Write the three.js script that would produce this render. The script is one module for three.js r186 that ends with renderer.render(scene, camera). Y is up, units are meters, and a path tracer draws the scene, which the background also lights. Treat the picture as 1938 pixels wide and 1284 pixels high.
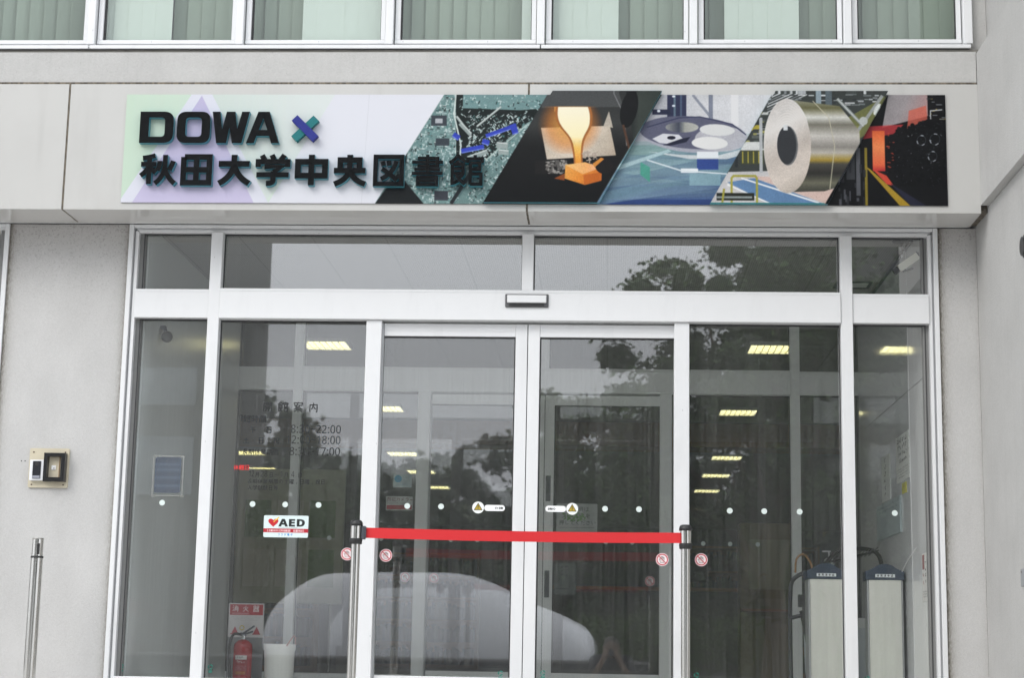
import * as THREE from 'three';
import { mergeGeometries } from 'three/addons/utils/BufferGeometryUtils.js';
import { RoundedBoxGeometry } from 'three/addons/geometries/RoundedBoxGeometry.js';
import { FontLoader } from 'three/addons/loaders/FontLoader.js';
import { RectAreaLightUniformsLib } from 'three/addons/lights/RectAreaLightUniformsLib.js';
import { MarchingCubes } from 'three/addons/objects/MarchingCubes.js';

// ---------------------------------------------------------------- camera, sky, sun, exposure
const scene = new THREE.Scene();
const camera = new THREE.PerspectiveCamera(22.0136, 1024 / 679, 0.05, 400);
{
  const right = new THREE.Vector3(0.998355, 0.018563, -0.054248), up = new THREE.Vector3(-0.008655, 0.984091, 0.177455), back = new THREE.Vector3(0.056679, -0.176694, 0.982633);
  camera.quaternion.setFromRotationMatrix(new THREE.Matrix4().makeBasis(right, up, back));
  camera.position.set(0.486, 0.30, 10);
  camera.focus = 10.2; camera.userData.fStop = 3.5;
}
const renderer = new THREE.WebGLRenderer({ antialias: true });
renderer.setSize(1024, 679);
renderer.toneMapping = THREE.LinearToneMapping;
renderer.toneMappingExposure = 1.74;
renderer.shadowMap.enabled = true;
RectAreaLightUniformsLib.init();

let seedState = 7;
const reseed = (s) => { seedState = s >>> 0; };
const rnd = () => { seedState = (seedState + 0x6d2b79f5) | 0; let t = Math.imul(seedState ^ (seedState >>> 15), 1 | seedState); t = (t + Math.imul(t ^ (t >>> 7), 61 | t)) ^ t; return ((t ^ (t >>> 14)) >>> 0) / 4294967296; };
const rr = (a, b) => a + (b - a) * rnd();
const hash = (x, y, s) => { let h = Math.imul(x | 0, 374761393) + Math.imul(y | 0, 668265263) + Math.imul(s | 0, 2147483647 - 61); h = Math.imul(h ^ (h >>> 13), 1274126177); return ((h ^ (h >>> 16)) >>> 0) / 4294967296; };
function vnoise(x, y, s, p) {   // value noise, tiling every p cells
  const xi = Math.floor(x), yi = Math.floor(y), fx = x - xi, fy = y - yi, u = fx * fx * (3 - 2 * fx), v = fy * fy * (3 - 2 * fy), w = (a) => (p ? ((a % p) + p) % p : a);
  const a = hash(w(xi), w(yi), s), b = hash(w(xi + 1), w(yi), s), c = hash(w(xi), w(yi + 1), s), d = hash(w(xi + 1), w(yi + 1), s);
  return (a + (b - a) * u) * (1 - v) + (c + (d - c) * u) * v;
}
const fbm = (x, y, s, p, n = 4) => { let a = 0, k = 0.5, t = 0; for (let i = 0; i < n; i++) { a += k * vnoise(x, y, s + i * 17, p); t += k; x *= 2; y *= 2; if (p) p *= 2; k *= 0.5; } return a / t; };

{ // overcast sky: three times as bright overhead as at the horizon, faint cloud mottling
  const W = 512, H = 256, data = new Float32Array(W * H * 4);
  for (let j = 0; j < H; j++) {
    const el = ((j + 0.5) / H - 0.5) * Math.PI, s = Math.sin(Math.max(0, el));
    for (let i = 0; i < W; i++) {
      const az = (i / W) * 2 * Math.PI, c = Math.cos(el);
      const m = 0.92 + 0.16 * fbm(4 + 3 * c * Math.cos(az) + 9, 4 + 3 * c * Math.sin(az) + 3 * s, 5, 0, 4);
      const L = el > 0 ? (1.0 + 0.12 * s) * m : 0.3;
      const o = (j * W + i) * 4;
      data[o] = L * 0.95; data[o + 1] = L * 0.985; data[o + 2] = L * 1.045; data[o + 3] = 1;
    }
  }
  const sky = new THREE.DataTexture(data, W, H, THREE.RGBAFormat, THREE.FloatType);
  sky.mapping = THREE.EquirectangularReflectionMapping; sky.magFilter = THREE.LinearFilter; sky.needsUpdate = true;
  scene.background = sky; scene.environment = sky;
}
const sun = new THREE.DirectionalLight(0xfffaf3, 0.85);
sun.position.set(-8, 12, 11); sun.target.position.set(0, 1.5, 0);
sun.castShadow = true; sun.shadow.radius = 55;
Object.assign(sun.shadow.camera, { left: -14, right: 14, top: 14, bottom: -14, near: 0.5, far: 60 });
scene.add(sun, sun.target);

scene.fog = new THREE.FogExp2(0xdfe4e8, 0.0012);   // damp grey air: the far trees fade

// ---------------------------------------------------------------- helpers
const used = {};
const numbered = (name) => { used[name] = (used[name] ?? -1) + 1; return used[name] ? name + '_' + String(used[name]).padStart(3, '0') : name; };
function tag(o, label, category, extra = {}) { o.userData = { ...o.userData, label, ...(category ? { category } : {}), ...extra }; return o; }
function thing(name, label, category, pos = [0, 0, 0], extra = {}) {
  const g = new THREE.Group(); g.name = numbered(name); g.position.set(...pos); scene.add(g); return tag(g, label, category, extra);
}
function mesh(name, geo, mat, parent) {
  const m = new THREE.Mesh(Array.isArray(geo) ? (geo.length > 1 ? mergeGeometries(geo.map((g) => g.index ? g.toNonIndexed() : g)) : geo[0]) : geo, mat);
  m.name = parent ? name : numbered(name); m.castShadow = m.receiveShadow = true; (parent ?? scene).add(m); return m;
}
function solo(name, geo, mat, label, category, extra) { return tag(mesh(name, geo, mat), label, category, extra); }
function struct(name, geo, mat, label) { return tag(mesh(name, geo, mat), label, undefined, { kind: 'structure' }); }
function metreUV(g) {
  const p = g.attributes.position, n = g.attributes.normal, uv = new Float32Array(p.count * 2);
  for (let i = 0; i < p.count; i++) {
    const ax = Math.abs(n.getX(i)), ay = Math.abs(n.getY(i)), az = Math.abs(n.getZ(i));
    if (az >= ax && az >= ay) { uv[2 * i] = p.getX(i); uv[2 * i + 1] = p.getY(i); } else if (ax >= ay) { uv[2 * i] = p.getZ(i); uv[2 * i + 1] = p.getY(i); } else { uv[2 * i] = p.getX(i); uv[2 * i + 1] = p.getZ(i); }
  }
  g.setAttribute('uv', new THREE.BufferAttribute(uv, 2)); return g;
}
const box = (x0, x1, y0, y1, z0, z1) => metreUV(new THREE.BoxGeometry(x1 - x0, y1 - y0, z1 - z0).translate((x0 + x1) / 2, (y0 + y1) / 2, (z0 + z1) / 2));
const rbox = (x0, x1, y0, y1, z0, z1, r = 0.004, s = 2) => metreUV(new RoundedBoxGeometry(x1 - x0, y1 - y0, z1 - z0, s, r).translate((x0 + x1) / 2, (y0 + y1) / 2, (z0 + z1) / 2));
const cyl = (r0, r1, h, x, y, z, n = 24) => new THREE.CylinderGeometry(r1, r0, h, n).translate(x, y + h / 2, z);   // r0 at the base
const lathe = (pts, x = 0, y = 0, z = 0, n = 32) => new THREE.LatheGeometry(pts.map((p) => new THREE.Vector2(p[0], p[1])), n).translate(x, y, z);
const tube = (pts, r, n = 24, k = 8) => new THREE.TubeGeometry(new THREE.CatmullRomCurve3(pts.map((p) => new THREE.Vector3(...p))), n, r, k);
const rod = (a, b, r, k = 8) => { const A = new THREE.Vector3(...a), B = new THREE.Vector3(...b), d = B.clone().sub(A), g = new THREE.CylinderGeometry(r, r, d.length(), k); g.applyQuaternion(new THREE.Quaternion().setFromUnitVectors(new THREE.Vector3(0, 1, 0), d.normalize())); return g.translate((A.x + B.x) / 2, (A.y + B.y) / 2, (A.z + B.z) / 2); };
const plane = (x0, x1, y0, y1, z) => new THREE.PlaneGeometry(x1 - x0, y1 - y0).translate((x0 + x1) / 2, (y0 + y1) / 2, z);
const canvas = (w, h) => { const c = document.createElement('canvas'); c.width = w; c.height = h; return c; };
function ctex(c, srgb = true, repeat) {
  const t = new THREE.CanvasTexture(c); if (srgb) t.colorSpace = THREE.SRGBColorSpace;
  t.wrapS = t.wrapT = THREE.RepeatWrapping; if (repeat) t.repeat.set(...repeat); return t;
}
function pix(w, h, fn) {   // canvas filled pixel by pixel, fn -> grey 0..255 or [r, g, b]
  const c = canvas(w, h), x = c.getContext('2d'), im = x.createImageData(w, h);
  for (let j = 0; j < h; j++) for (let i = 0; i < w; i++) { const v = fn(i, j), o = (j * w + i) * 4; if (typeof v === 'number') im.data[o] = im.data[o + 1] = im.data[o + 2] = v; else { im.data[o] = v[0]; im.data[o + 1] = v[1]; im.data[o + 2] = v[2]; } im.data[o + 3] = 255; }
  x.putImageData(im, 0, 0); return c;
}
const std = (o) => new THREE.MeshStandardMaterial({ roughness: 0.6, ...o });
const phys = (o) => new THREE.MeshPhysicalMaterial({ roughness: 0.5, ...o });
const lin = (r, g = r, b = r) => new THREE.Color().setRGB(r, g, b);

// ---------------------------------------------------------------- lettering: strokes on a 100 x 100 grid, y down; ~ marks the control point of a curve
const G = {
  秋: '42,7 ~26,13 8,15|4,34 46,34|27,12 27,96|26,38 ~20,58 4,70|29,42 ~36,52 46,60|55,24 ~56,40 50,54|92,24 ~88,40 82,52|70,5 70,40 ~68,74 44,94|70,44 ~76,76 98,94',
  田: '14,11 88,11 88,91 12,91 12,11|50,12 50,90|14,51 86,51', 大: '6,32 94,32|50,4 50,32 ~46,72 8,93|51,36 ~58,72 94,93',
  学: '18,5 26,20|46,4 52,18|82,4 72,20|8,42 8,25 92,25 92,42|26,41 74,41 52,57|52,55 52,84 ~52,93 32,93|4,66 96,66',
  中: '10,25 90,25 90,68 10,68 10,25|50,3 50,98', 央: '22,50 22,19 78,19 78,50|4,52 96,52|50,3 50,50 ~44,80 6,94|52,54 ~60,82 96,94',
  図: '11,9 89,9 89,93 11,93 11,9|31,23 35,37|50,21 52,37|73,22 ~66,58 28,78|30,46 ~52,60 76,82',
  書: '20,13 80,13 80,37 20,37|4,25 96,25|50,2 50,60|12,48 88,48|4,60 96,60|22,72 78,72 78,95 22,95 22,72|22,83 78,83',
  館: '26,3 ~18,18 2,27|26,3 ~36,16 50,24|26,20 26,30|11,32 42,32 42,60 11,60|11,46 42,46|11,32 11,90 ~18,90 28,82|42,62 ~38,70 30,72|22,66 ~32,80 48,94|76,3 76,14|55,28 55,15 97,15 97,28|63,28 90,28 90,48 63,48|63,28 63,95|63,62 94,62 94,93 63,93',
  開: '12,10 12,96|12,10 44,10 44,38 12,38|12,24 44,24|88,10 88,88 ~88,96 78,94|88,10 56,10 56,38 88,38|56,24 88,24|28,52 72,52|24,68 76,68|40,52 ~40,80 28,92|60,52 60,94',
  間: '12,10 12,96|12,10 44,10 44,38 12,38|12,24 44,24|88,10 88,88 ~88,96 78,94|88,10 56,10 56,38 88,38|56,24 88,24|34,52 66,52 66,90 34,90 34,52|34,71 66,71',
  案: '50,2 50,12|12,26 12,12 88,12 88,26|44,18 ~36,40 26,46 ~50,52 74,60|66,36 ~58,56 22,62|10,34 90,34|8,70 92,70|50,60 50,98|46,72 ~32,86 10,94|54,72 ~68,86 90,94',
  内: '16,96 16,28 84,28 84,90 ~84,96 72,94|50,8 ~50,50 28,72|52,46 ~60,60 74,70',
  時: '10,16 36,16 36,82 10,82 10,16|10,48 36,48|46,22 92,22|68,6 68,42|42,42 96,42|44,62 94,62|80,46 80,88 ~80,96 66,94|54,70 60,80',
  平: '14,14 86,14|28,26 34,42|72,26 64,42|6,54 94,54|50,14 50,96', 日: '22,10 78,10 78,92 22,92 22,10|22,50 78,50', 土: '16,38 84,38|50,8 50,88|6,88 94,88',
  祝: '24,6 28,16|8,26 40,26 ~30,48 8,62|26,44 26,96|30,48 42,58|52,12 88,12 88,46 52,46 52,12|60,46 ~60,80 44,94|76,46 76,88 94,90 94,78',
  長: '30,8 30,58|30,10 80,10|30,26 76,26|30,42 76,42|6,58 94,58|30,58 30,92 50,84|84,64 62,76|52,58 ~64,84 94,94',
  期: '6,20 52,20|16,6 16,68|42,6 42,68|16,36 42,36|16,52 42,52|6,68 52,68|20,74 8,92|38,74 48,88|62,10 62,60 ~62,84 54,94|62,10 92,10 92,88 ~92,96 80,94|62,34 92,34|62,58 92,58',
  休: '28,6 ~22,30 6,46|20,32 20,96|34,32 96,32|65,6 65,96|62,34 ~52,64 32,82|68,34 ~78,64 98,82',
  業: '38,4 38,24|60,4 60,24|18,10 26,22|82,10 74,22|6,26 94,26|30,30 36,40|70,30 64,40|12,42 88,42|18,54 82,54|6,68 94,68|50,42 50,98|46,70 ~32,86 8,94|54,70 ~68,86 92,94',
  月: '26,8 26,60 ~24,84 12,94|26,8 80,8 80,86 ~80,96 66,94|26,34 80,34|26,58 80,58', の: '52,22 ~46,70 26,78 ~8,70 14,46 ~28,16 58,18 ~92,24 88,56 ~82,82 56,88',
  曜: '6,14 30,14 30,84 6,84 6,14|6,48 30,48|38,12 62,12 62,32|40,22 62,22|38,34 62,30|68,12 92,12 92,32|70,22 92,22|68,34 92,30|52,40 ~46,56 36,66|48,54 48,98|70,40 64,52|48,54 94,54|48,68 90,68|48,82 90,82|48,96 96,96|70,54 70,96',
  入: '34,12 50,12 ~48,60 10,92|50,24 ~58,70 92,92', 試: '12,12 36,12|6,26 42,26|12,40 36,40|12,53 36,53|12,66 36,66 36,92 12,92 12,66|46,28 96,28|74,6 ~76,70 92,90 96,78|86,10 92,20|50,52 70,52|60,52 60,82|48,86 72,80',
  験: '10,10 10,56|10,10 44,10|10,26 42,26|10,40 42,40|27,10 27,56|10,56 44,56 44,88 ~42,96 34,92|8,70 4,88|18,70 20,84|28,68 32,80|72,4 ~62,24 48,34|72,4 ~82,22 98,32|62,34 82,34|54,46 92,46 92,64 54,64 54,46|72,34 72,70|70,66 ~64,86 48,96|74,66 ~80,86 98,96',
  等: '22,4 8,22|16,12 46,12|28,12 34,24|62,4 50,22|58,12 94,12|72,12 78,24|16,34 84,34|50,24 50,50|6,50 94,50|10,66 92,66|68,54 68,90 ~68,98 54,96|28,72 38,86',
  消: '12,8 24,18|6,34 18,44|8,92 26,58|66,4 66,30|42,10 50,26|90,10 80,26|42,96 42,36 90,36 90,90 ~90,96 78,94|42,54 90,54|42,72 90,72', 火: '22,26 ~22,42 14,54|82,26 ~78,40 70,48|50,6 50,40 ~46,76 8,94|52,48 ~60,78 94,94',
  器: '10,8 40,8 40,30 10,30 10,8|60,8 90,8 90,30 60,30 60,8|6,50 94,50|50,34 ~44,56 8,68|54,50 ~66,64 92,68|66,36 76,42|10,74 40,74 40,94 10,94 10,74|60,74 90,74 90,94 60,94 60,74',
  自: '48,4 38,18|20,18 80,18 80,94 20,94 20,18|20,43 80,43|20,68 80,68', 動: '50,8 10,14|4,26 56,26|10,36 50,36 50,62 10,62 10,36|10,49 50,49|30,10 30,88|8,74 52,74|4,92 56,86|60,32 94,32 ~94,80 84,94 72,88|76,8 ~78,60 54,94',
  体: '28,6 ~22,30 6,46|20,32 20,96|34,28 96,28|65,6 65,96|62,30 ~52,58 34,72|68,30 ~78,58 98,72|50,78 80,78', 外: '28,6 ~22,30 6,48|22,24 50,24 ~44,70 8,94|18,44 40,58|70,6 70,96|72,40 ~84,48 96,58',
  式: '6,28 94,28|62,6 ~66,74 88,92 94,78|76,8 86,18|14,52 50,52|32,52 32,82|8,90 54,80', 除: '10,8 10,96|10,10 36,10 24,40 ~40,56 32,68 20,66|68,4 ~58,24 38,38|68,4 ~80,22 98,34|54,40 82,40|44,56 94,56|68,40 68,88 ~68,96 58,94|54,66 42,84|80,66 94,82',
  細: '26,6 12,26 28,34|38,18 10,50 42,46|26,50 26,96|12,62 8,82|38,60 44,76|52,14 92,14 92,92 52,92 52,14|72,14 72,92|52,52 92,52', 設: '12,12 36,12|6,26 42,26|12,40 36,40|12,53 36,53|12,66 36,66 36,92 12,92 12,66|56,10 56,28 ~54,40 46,46|56,10 82,10 82,36 94,38|50,54 88,54 ~78,80 46,94|56,60 ~70,84 96,94',
  置: '14,8 86,8 86,26 14,26 14,8|38,8 38,26|62,8 62,26|10,36 90,36|50,28 50,46|30,46 78,46 78,82 30,82 30,46|30,58 78,58|30,70 78,70|14,46 14,94 92,94', 施: '24,4 28,16|4,20 50,20|22,20 ~20,70 4,94|20,42 42,42 ~42,88 36,94 28,90|66,4 ~62,20 50,32|62,16 96,16|60,36 60,86 ~62,94 92,92 96,82|50,50 92,40 90,64 82,66|75,28 75,76',
  フ: '14,18 84,18 ~80,66 26,92', ク: '40,6 ~32,34 10,52|36,24 82,24 ~76,70 22,94', ダ: '36,6 ~28,34 8,52|32,26 74,26 ~68,72 18,94|26,50 60,68|80,6 86,18|92,4 98,14',
  電: '18,8 82,8|8,30 8,18 92,18 92,30|50,8 50,40|24,26 38,26|24,36 38,36|62,26 76,26|62,36 76,36|18,48 80,48 80,76 18,76 18,48|18,62 80,62|49,48 49,88 ~50,94 88,94 92,82', 子: '20,12 80,12 52,36|52,34 52,86 ~52,96 32,92|6,52 94,52',
  使: '26,6 ~20,30 4,46|18,32 18,96|34,18 96,18|42,32 88,32 88,54 42,54 42,32|65,6 65,54 ~60,84 34,96|44,60 ~60,82 96,94', 用: '18,10 18,60 ~18,82 8,94|18,10 84,10 84,86 ~84,96 70,94|18,36 84,36|18,62 84,62|51,10 51,94',
  済: '10,8 22,18|6,34 18,44|6,92 24,58|64,2 64,14|34,16 96,16|46,16 ~60,36 94,44|84,16 ~70,36 34,44|46,48 46,70 ~46,86 36,94|84,48 84,96|46,58 84,58|46,72 84,72', 傘: '50,4 ~34,26 4,38|50,4 ~66,26 96,38|50,24 50,96|26,40 18,56|26,44 36,56|74,40 66,56|74,44 84,56|10,64 90,64',
  袋: '26,6 ~20,26 6,36|18,20 18,42|40,14 92,10|62,4 ~66,30 92,40|80,4 88,10|50,42 50,52|8,54 92,54|46,56 ~34,70 6,78|34,68 34,94 50,88|82,60 62,72|54,56 ~64,82 94,94', 防: '10,8 10,96|10,10 34,10 24,40 ~38,56 30,66 20,64|66,4 70,16|42,22 96,22|60,22 ~60,70 42,94|60,44 88,44 ~88,86 80,94 68,90',
  犯: '34,8 ~24,20 8,26|10,10 ~34,30 30,86 ~28,96 16,92|26,46 8,66|54,14 88,14 88,50 76,50|54,14 54,84 ~56,92 92,90 94,74', カ: '12,30 86,30 ~84,84 74,92 60,86|46,8 ~46,66 14,92', メ: '76,10 ~60,70 16,92|30,36 76,76', ラ: '22,14 78,14|12,38 86,38 ~80,74 30,92',
  作: '26,6 ~20,30 4,46|18,32 18,96|48,6 ~44,26 34,38|44,24 96,24|62,24 62,96|62,46 92,46|62,68 92,68', は: '16,12 ~8,50 16,90|36,34 92,34|68,10 ~70,50 70,76 ~66,92 44,88 ~32,80 46,70 ~66,66 92,86', を: '16,22 80,22|48,6 ~40,36 18,60 ~44,38 52,56 52,72|88,40 ~36,52 34,76 ~36,94 80,90',
  チ: '76,10 20,22|8,44 92,44|50,18 ~52,76 22,94', ス: '18,16 80,16 ~64,64 10,92|56,56 90,90', イ: '80,8 ~56,40 12,56|54,36 54,94', ッ: '24,46 30,62|48,42 54,58|82,44 ~76,76 40,92', 押: '6,26 38,26|23,6 23,86 ~22,96 8,90|6,64 38,52|46,12 94,12 94,60 46,60 46,12|46,36 94,36|70,12 70,98',
  し: '30,8 30,70 ~34,98 84,70', て: '10,18 90,16 ~38,28 40,62 ~46,88 80,90', く: '70,8 24,48 74,94', だ: '8,28 56,28|36,8 ~28,60 8,92|52,50 84,50|50,70 ~52,90 88,86|74,10 80,24|90,6 96,20', さ: '12,32 88,28|44,8 ~56,36 76,60|20,64 ~24,94 70,88', い: '16,16 ~14,66 34,84|70,24 ~86,40 86,68',
  '・': '48,50 54,50', '：': '50,30 50,36|50,66 50,72', '〜': '8,56 ~26,36 50,52 ~74,68 92,46', '、': '44,80 54,94', '❘': '60,6 90,6 90,36|88,6 88,92',
};
function strokes(ch) {   // -> lists of points in 0..1, y up
  return (G[ch] ?? '').split('|').filter(Boolean).map((s) => {
    const out = []; let ctl = null;
    for (const w of s.split(' ')) {
      const q = w[0] === '~', [x, y] = (q ? w.slice(1) : w).split(',').map((v) => v / 100);
      if (q) { ctl = [x, y]; continue; }
      if (ctl) { const [ax, ay] = out.at(-1); for (let k = 1; k <= 6; k++) { const t = k / 6, a = (1 - t) * (1 - t), b = 2 * t * (1 - t), c = t * t; out.push([a * ax + b * ctl[0] + c * x, a * ay + b * ctl[1] + c * y]); } ctl = null; } else out.push([x, y]);
    }
    return out.map(([x, y]) => [x, 1 - y]);
  });
}
function ribbon(pts, w) {   // outline of a stroke of width w with mitred corners
  const closed = pts.length > 2 && Math.hypot(pts[0][0] - pts.at(-1)[0], pts[0][1] - pts.at(-1)[1]) < 1e-6, P = closed ? pts.slice(0, -1) : pts, n = P.length, L = [], R = [];
  const dir = (a, b) => { const d = Math.hypot(b[0] - a[0], b[1] - a[1]) || 1e-9; return [(b[0] - a[0]) / d, (b[1] - a[1]) / d]; };
  for (let i = 0; i < n; i++) {
    const a = closed || i ? dir(P[(i + n - 1) % n], P[i]) : null, b = closed || i < n - 1 ? dir(P[i], P[(i + 1) % n]) : null, u = a ?? b, v = b ?? a;
    let nx = -(u[1] + v[1]), ny = u[0] + v[0]; const l = Math.hypot(nx, ny) || 1; nx /= l; ny /= l;
    const k = Math.min(2, 1 / Math.max(0.35, nx * -u[1] + ny * u[0])) * w / 2;
    L.push([P[i][0] + nx * k, P[i][1] + ny * k]); R.push([P[i][0] - nx * k, P[i][1] - ny * k]);
  }
  const path = (list) => list.map(([x, y]) => new THREE.Vector2(x, y));
  if (closed) { const area = THREE.ShapeUtils.area(path(L)), outer = Math.abs(area) > Math.abs(THREE.ShapeUtils.area(path(R))) ? [L, R] : [R, L], s = new THREE.Shape(path(outer[0])); s.holes.push(new THREE.Path(path(outer[1]))); return s; }
  return new THREE.Shape(path([...L, ...R.reverse()]));
}
function flatGlyph(ch, x, y, size, lw, wide = 1) { // thin vinyl letter in the plane z = 0
  return strokes(ch).map((p, i) => new THREE.ShapeGeometry(ribbon(p.map(([u, v]) => [u * size * wide, v * size]), lw), 1).translate(x, y, i * 0.00012));
}
const font = await new FontLoader().loadAsync('fonts/droid/droid_sans_regular.typeface.json');
function flatLatin(text, x, y, h, width) {
  const g = new THREE.ShapeGeometry(font.generateShapes(text, h / 0.72), 4); g.computeBoundingBox();
  const b = g.boundingBox; return g.translate(-b.min.x, 0, 0).scale(width / (b.max.x - b.min.x), 1, 1).translate(x, y, 0);
}
function cglyph(c, ch, x, y, s, lw) { c.lineWidth = lw; for (const p of strokes(ch)) { c.beginPath(); p.forEach(([u, v], i) => c[i ? 'lineTo' : 'moveTo'](x + u * s, y + (1 - v) * s)); c.stroke(); } }
function ctext(c, text, x, y, s, lw, pitch = s * 1.08) { [...text].forEach((ch, i) => cglyph(c, ch, x + i * pitch, y, s, lw)); }

// ---------------------------------------------------------------- materials
const grainC = pix(512, 512, (i, j) => 128 + 150 * (fbm(i / 6, j / 6, 3, 0, 3) - 0.5) + 60 * (hash(i, j, 9) - 0.5));
const stuccoBump = pix(512, 512, (i, j) => 255 * (0.7 * fbm(i / 8, j / 8, 21, 64, 3) + 0.3 * fbm(i / 2.5, j / 2.5, 33, 0, 1)));
const stuccoMap = pix(1024, 1024, (i, j) => { const a = fbm(i / 128, j / 128, 2, 8, 5), g = vnoise(i / 4, j / 4, 8, 256) - 0.5, s = hash(i >> 1, j >> 1, 4) > 0.9992 ? -40 : 0, w = Math.max(0, fbm(i / 11, j / 420, 90, 0, 4) - 0.5), v = 207 + 16 * (a - 0.5) + 7 * g + s - 10 * w; return [v, v - 1, v - 4]; });
const bumpT = (w, h) => ctex(stuccoBump, false, [w / 0.45, h / 0.45]);
const M = {};
M.stucco = std({ color: lin(0.74), map: ctex(stuccoMap, true, [1 / 1.8, 1 / 1.8]), bumpMap: ctex(stuccoBump, false, [1 / 0.45, 1 / 0.45]), bumpScale: 0.0018, roughness: 0.92 });
{
  const alu = pix(256, 512, (i, j) => { const v = 236 + 2.5 * (fbm(i / 60, j / 60, 5, 0, 3) - 0.5) - 5 * Math.max(0, fbm(i / 40, j / 120, 12, 0, 4) - 0.55) * 4 - (hash(i >> 1, j >> 2, 77) > 0.9996 ? 46 : 0); return [v, v + 1, v + 2]; });
  M.frame = std({ color: lin(0.86), map: ctex(alu, true, [1 / 0.5, 1 / 1.1]), roughness: 0.34 });
  M.frameInner = std({ color: lin(0.84, 0.86, 0.85), roughness: 0.34 });  // paler copy of the frame paint, makes up for weak light in the lobby
  M.track = std({ color: lin(0.42, 0.43, 0.44), roughness: 0.4, metalness: 0.35 });
}
M.gasket = std({ color: lin(0.03), roughness: 0.7 });
M.channel = std({ color: lin(0.2, 0.2, 0.195), roughness: 0.5 });
{
  const clad = pix(1024, 512, (i, j) => {
    const run = Math.max(0, fbm(i / 26, j / 300, 41, 0, 4) - 0.55) * 22 * Math.min(1, j / 60 + 0.25), top = Math.max(0, 1 - j / 26) * 26 * fbm(i / 12, j / 20, 7, 0, 3), v = 213 + 7 * (fbm(i / 160, j / 160, 51, 0, 4) - 0.5) - run - top;
    return [v, v - 1, v - 5];
  });
  M.clad = std({ color: lin(0.73), map: ctex(clad, true, [1 / 3, 1 / 1.02]), roughness: 0.3 });
  M.clad.map.offset.set(0, -2.7);
}
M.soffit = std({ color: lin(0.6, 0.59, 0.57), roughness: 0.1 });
M.sealant = std({ color: lin(0.74), map: ctex(pix(512, 64, (i, j) => { const d = fbm(i / 7, j / 20, 60, 0, 4), v = 62 + 120 * d; return [v, v * 0.93, v * 0.82]; }), true, [1 / 0.8, 1 / 0.1]), roughness: 0.95 });
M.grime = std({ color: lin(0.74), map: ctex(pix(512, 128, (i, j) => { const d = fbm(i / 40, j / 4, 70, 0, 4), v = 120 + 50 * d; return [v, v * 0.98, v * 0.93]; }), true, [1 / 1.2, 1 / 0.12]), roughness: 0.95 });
M.teal = std({ color: lin(0.035, 0.23, 0.29), roughness: 0.4 });
M.letter = phys({ color: lin(0.004, 0.0045, 0.005), roughness: 0.6, specularIntensity: 0.1 });
const streak = ctex(pix(512, 512, (i, j) => { const v = fbm(i / 3, j / 260, 81, 0, 3), h = fbm(i / 70, j / 90, 83, 0, 3); return 255 * Math.max(0, v - 0.42) * Math.max(0, h - 0.3) * 1.5; }), false, [1 / 1.1, 1 / 2.4]);
M.pane = phys({ color: lin(0.93, 0.95, 0.935), transmission: 1, thickness: 0, roughness: 0.12, roughnessMap: streak, ior: 2.85 });
const film = pix(512, 1024, (i, j) => { const a = fbm(i / 2.2, j / 330, 181, 0, 2), b = fbm(i / 16, j / 400, 186, 0, 3), h = fbm(i / 120, j / 160, 183, 0, 3); return 255 * Math.min(1, Math.max(0, 0.22 + 0.5 * h + 0.8 * (a - 0.5) + 0.4 * (b - 0.5))); });
M.film = std({ color: lin(0.62, 0.63, 0.61), roughness: 1, transparent: true, opacity: 0.075, alphaMap: ctex(film, false, [1 / 1.15, 1 / 2.3]) });
M.paneLow = phys({ color: lin(0.95, 0.965, 0.955), transmission: 1, thickness: 0, roughness: 0.12, roughnessMap: streak, ior: 2.3 });
M.paneInner = phys({ color: lin(0.95, 0.97, 0.955), transmission: 1, thickness: 0, roughness: 0, ior: 1.95 });
M.paneClear = phys({ color: lin(0.82, 0.86, 0.84), transmission: 1, thickness: 0, roughness: 0, ior: 1.6 });
M.steel = phys({ color: lin(0.56, 0.55, 0.52), metalness: 1, roughness: 0.24 });
M.chrome = std({ color: lin(0.7), metalness: 1, roughness: 0.08 });
M.black = std({ color: lin(0.012), roughness: 0.45 });
M.blackRubber = std({ color: lin(0.02), roughness: 0.7 });
M.greyPlastic = std({ color: lin(0.05, 0.055, 0.07), roughness: 0.5 });
M.white = std({ color: lin(0.78), roughness: 0.4 });
M.whiteGloss = std({ color: lin(0.76, 0.77, 0.78), roughness: 0.06 });
M.interior = std({ color: lin(0.55, 0.56, 0.55), roughness: 0.75 });
M.dark = std({ color: lin(0.13, 0.135, 0.13), roughness: 0.85 });
M.wood = std({ color: lin(0.32, 0.16, 0.05), roughness: 0.55 });

// ---------------------------------------------------------------- the setting: ground, walls, floors, ceilings
M.asphalt = std({ map: ctex(pix(512, 512, (i, j) => { const v = 74 + 26 * (hash(i, j, 2) - 0.5) + 24 * (fbm(i / 64, j / 64, 3, 8, 4) - 0.5); return [v, v, v + 2]; }), true, [1 / 2, 1 / 2]), roughness: 0.9 });
M.paving = std({ map: ctex(pix(512, 512, (i, j) => { const joint = i % 128 < 3 || j % 128 < 3, v = joint ? 130 : 192 + 14 * (hash(i >> 7, j >> 7, 3) - 0.5) + 16 * (hash(i, j, 5) - 0.5); return [v, v - 2, v - 6]; }), true, [1 / 1.2, 1 / 1.2]), roughness: 0.7 });
struct('ground', metreUV(new THREE.PlaneGeometry(400, 400).rotateX(-Math.PI / 2).translate(0, -0.2, 60)), M.asphalt, 'grey asphalt forecourt in front of the library');
struct('bounce_paving', box(-14, 16, -0.4, -0.19, 3.41, 11.5), M.paving, 'pale paving added beyond the landing to bounce light up');  // unseen paving, added pale to bounce light up onto the soffit
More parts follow.
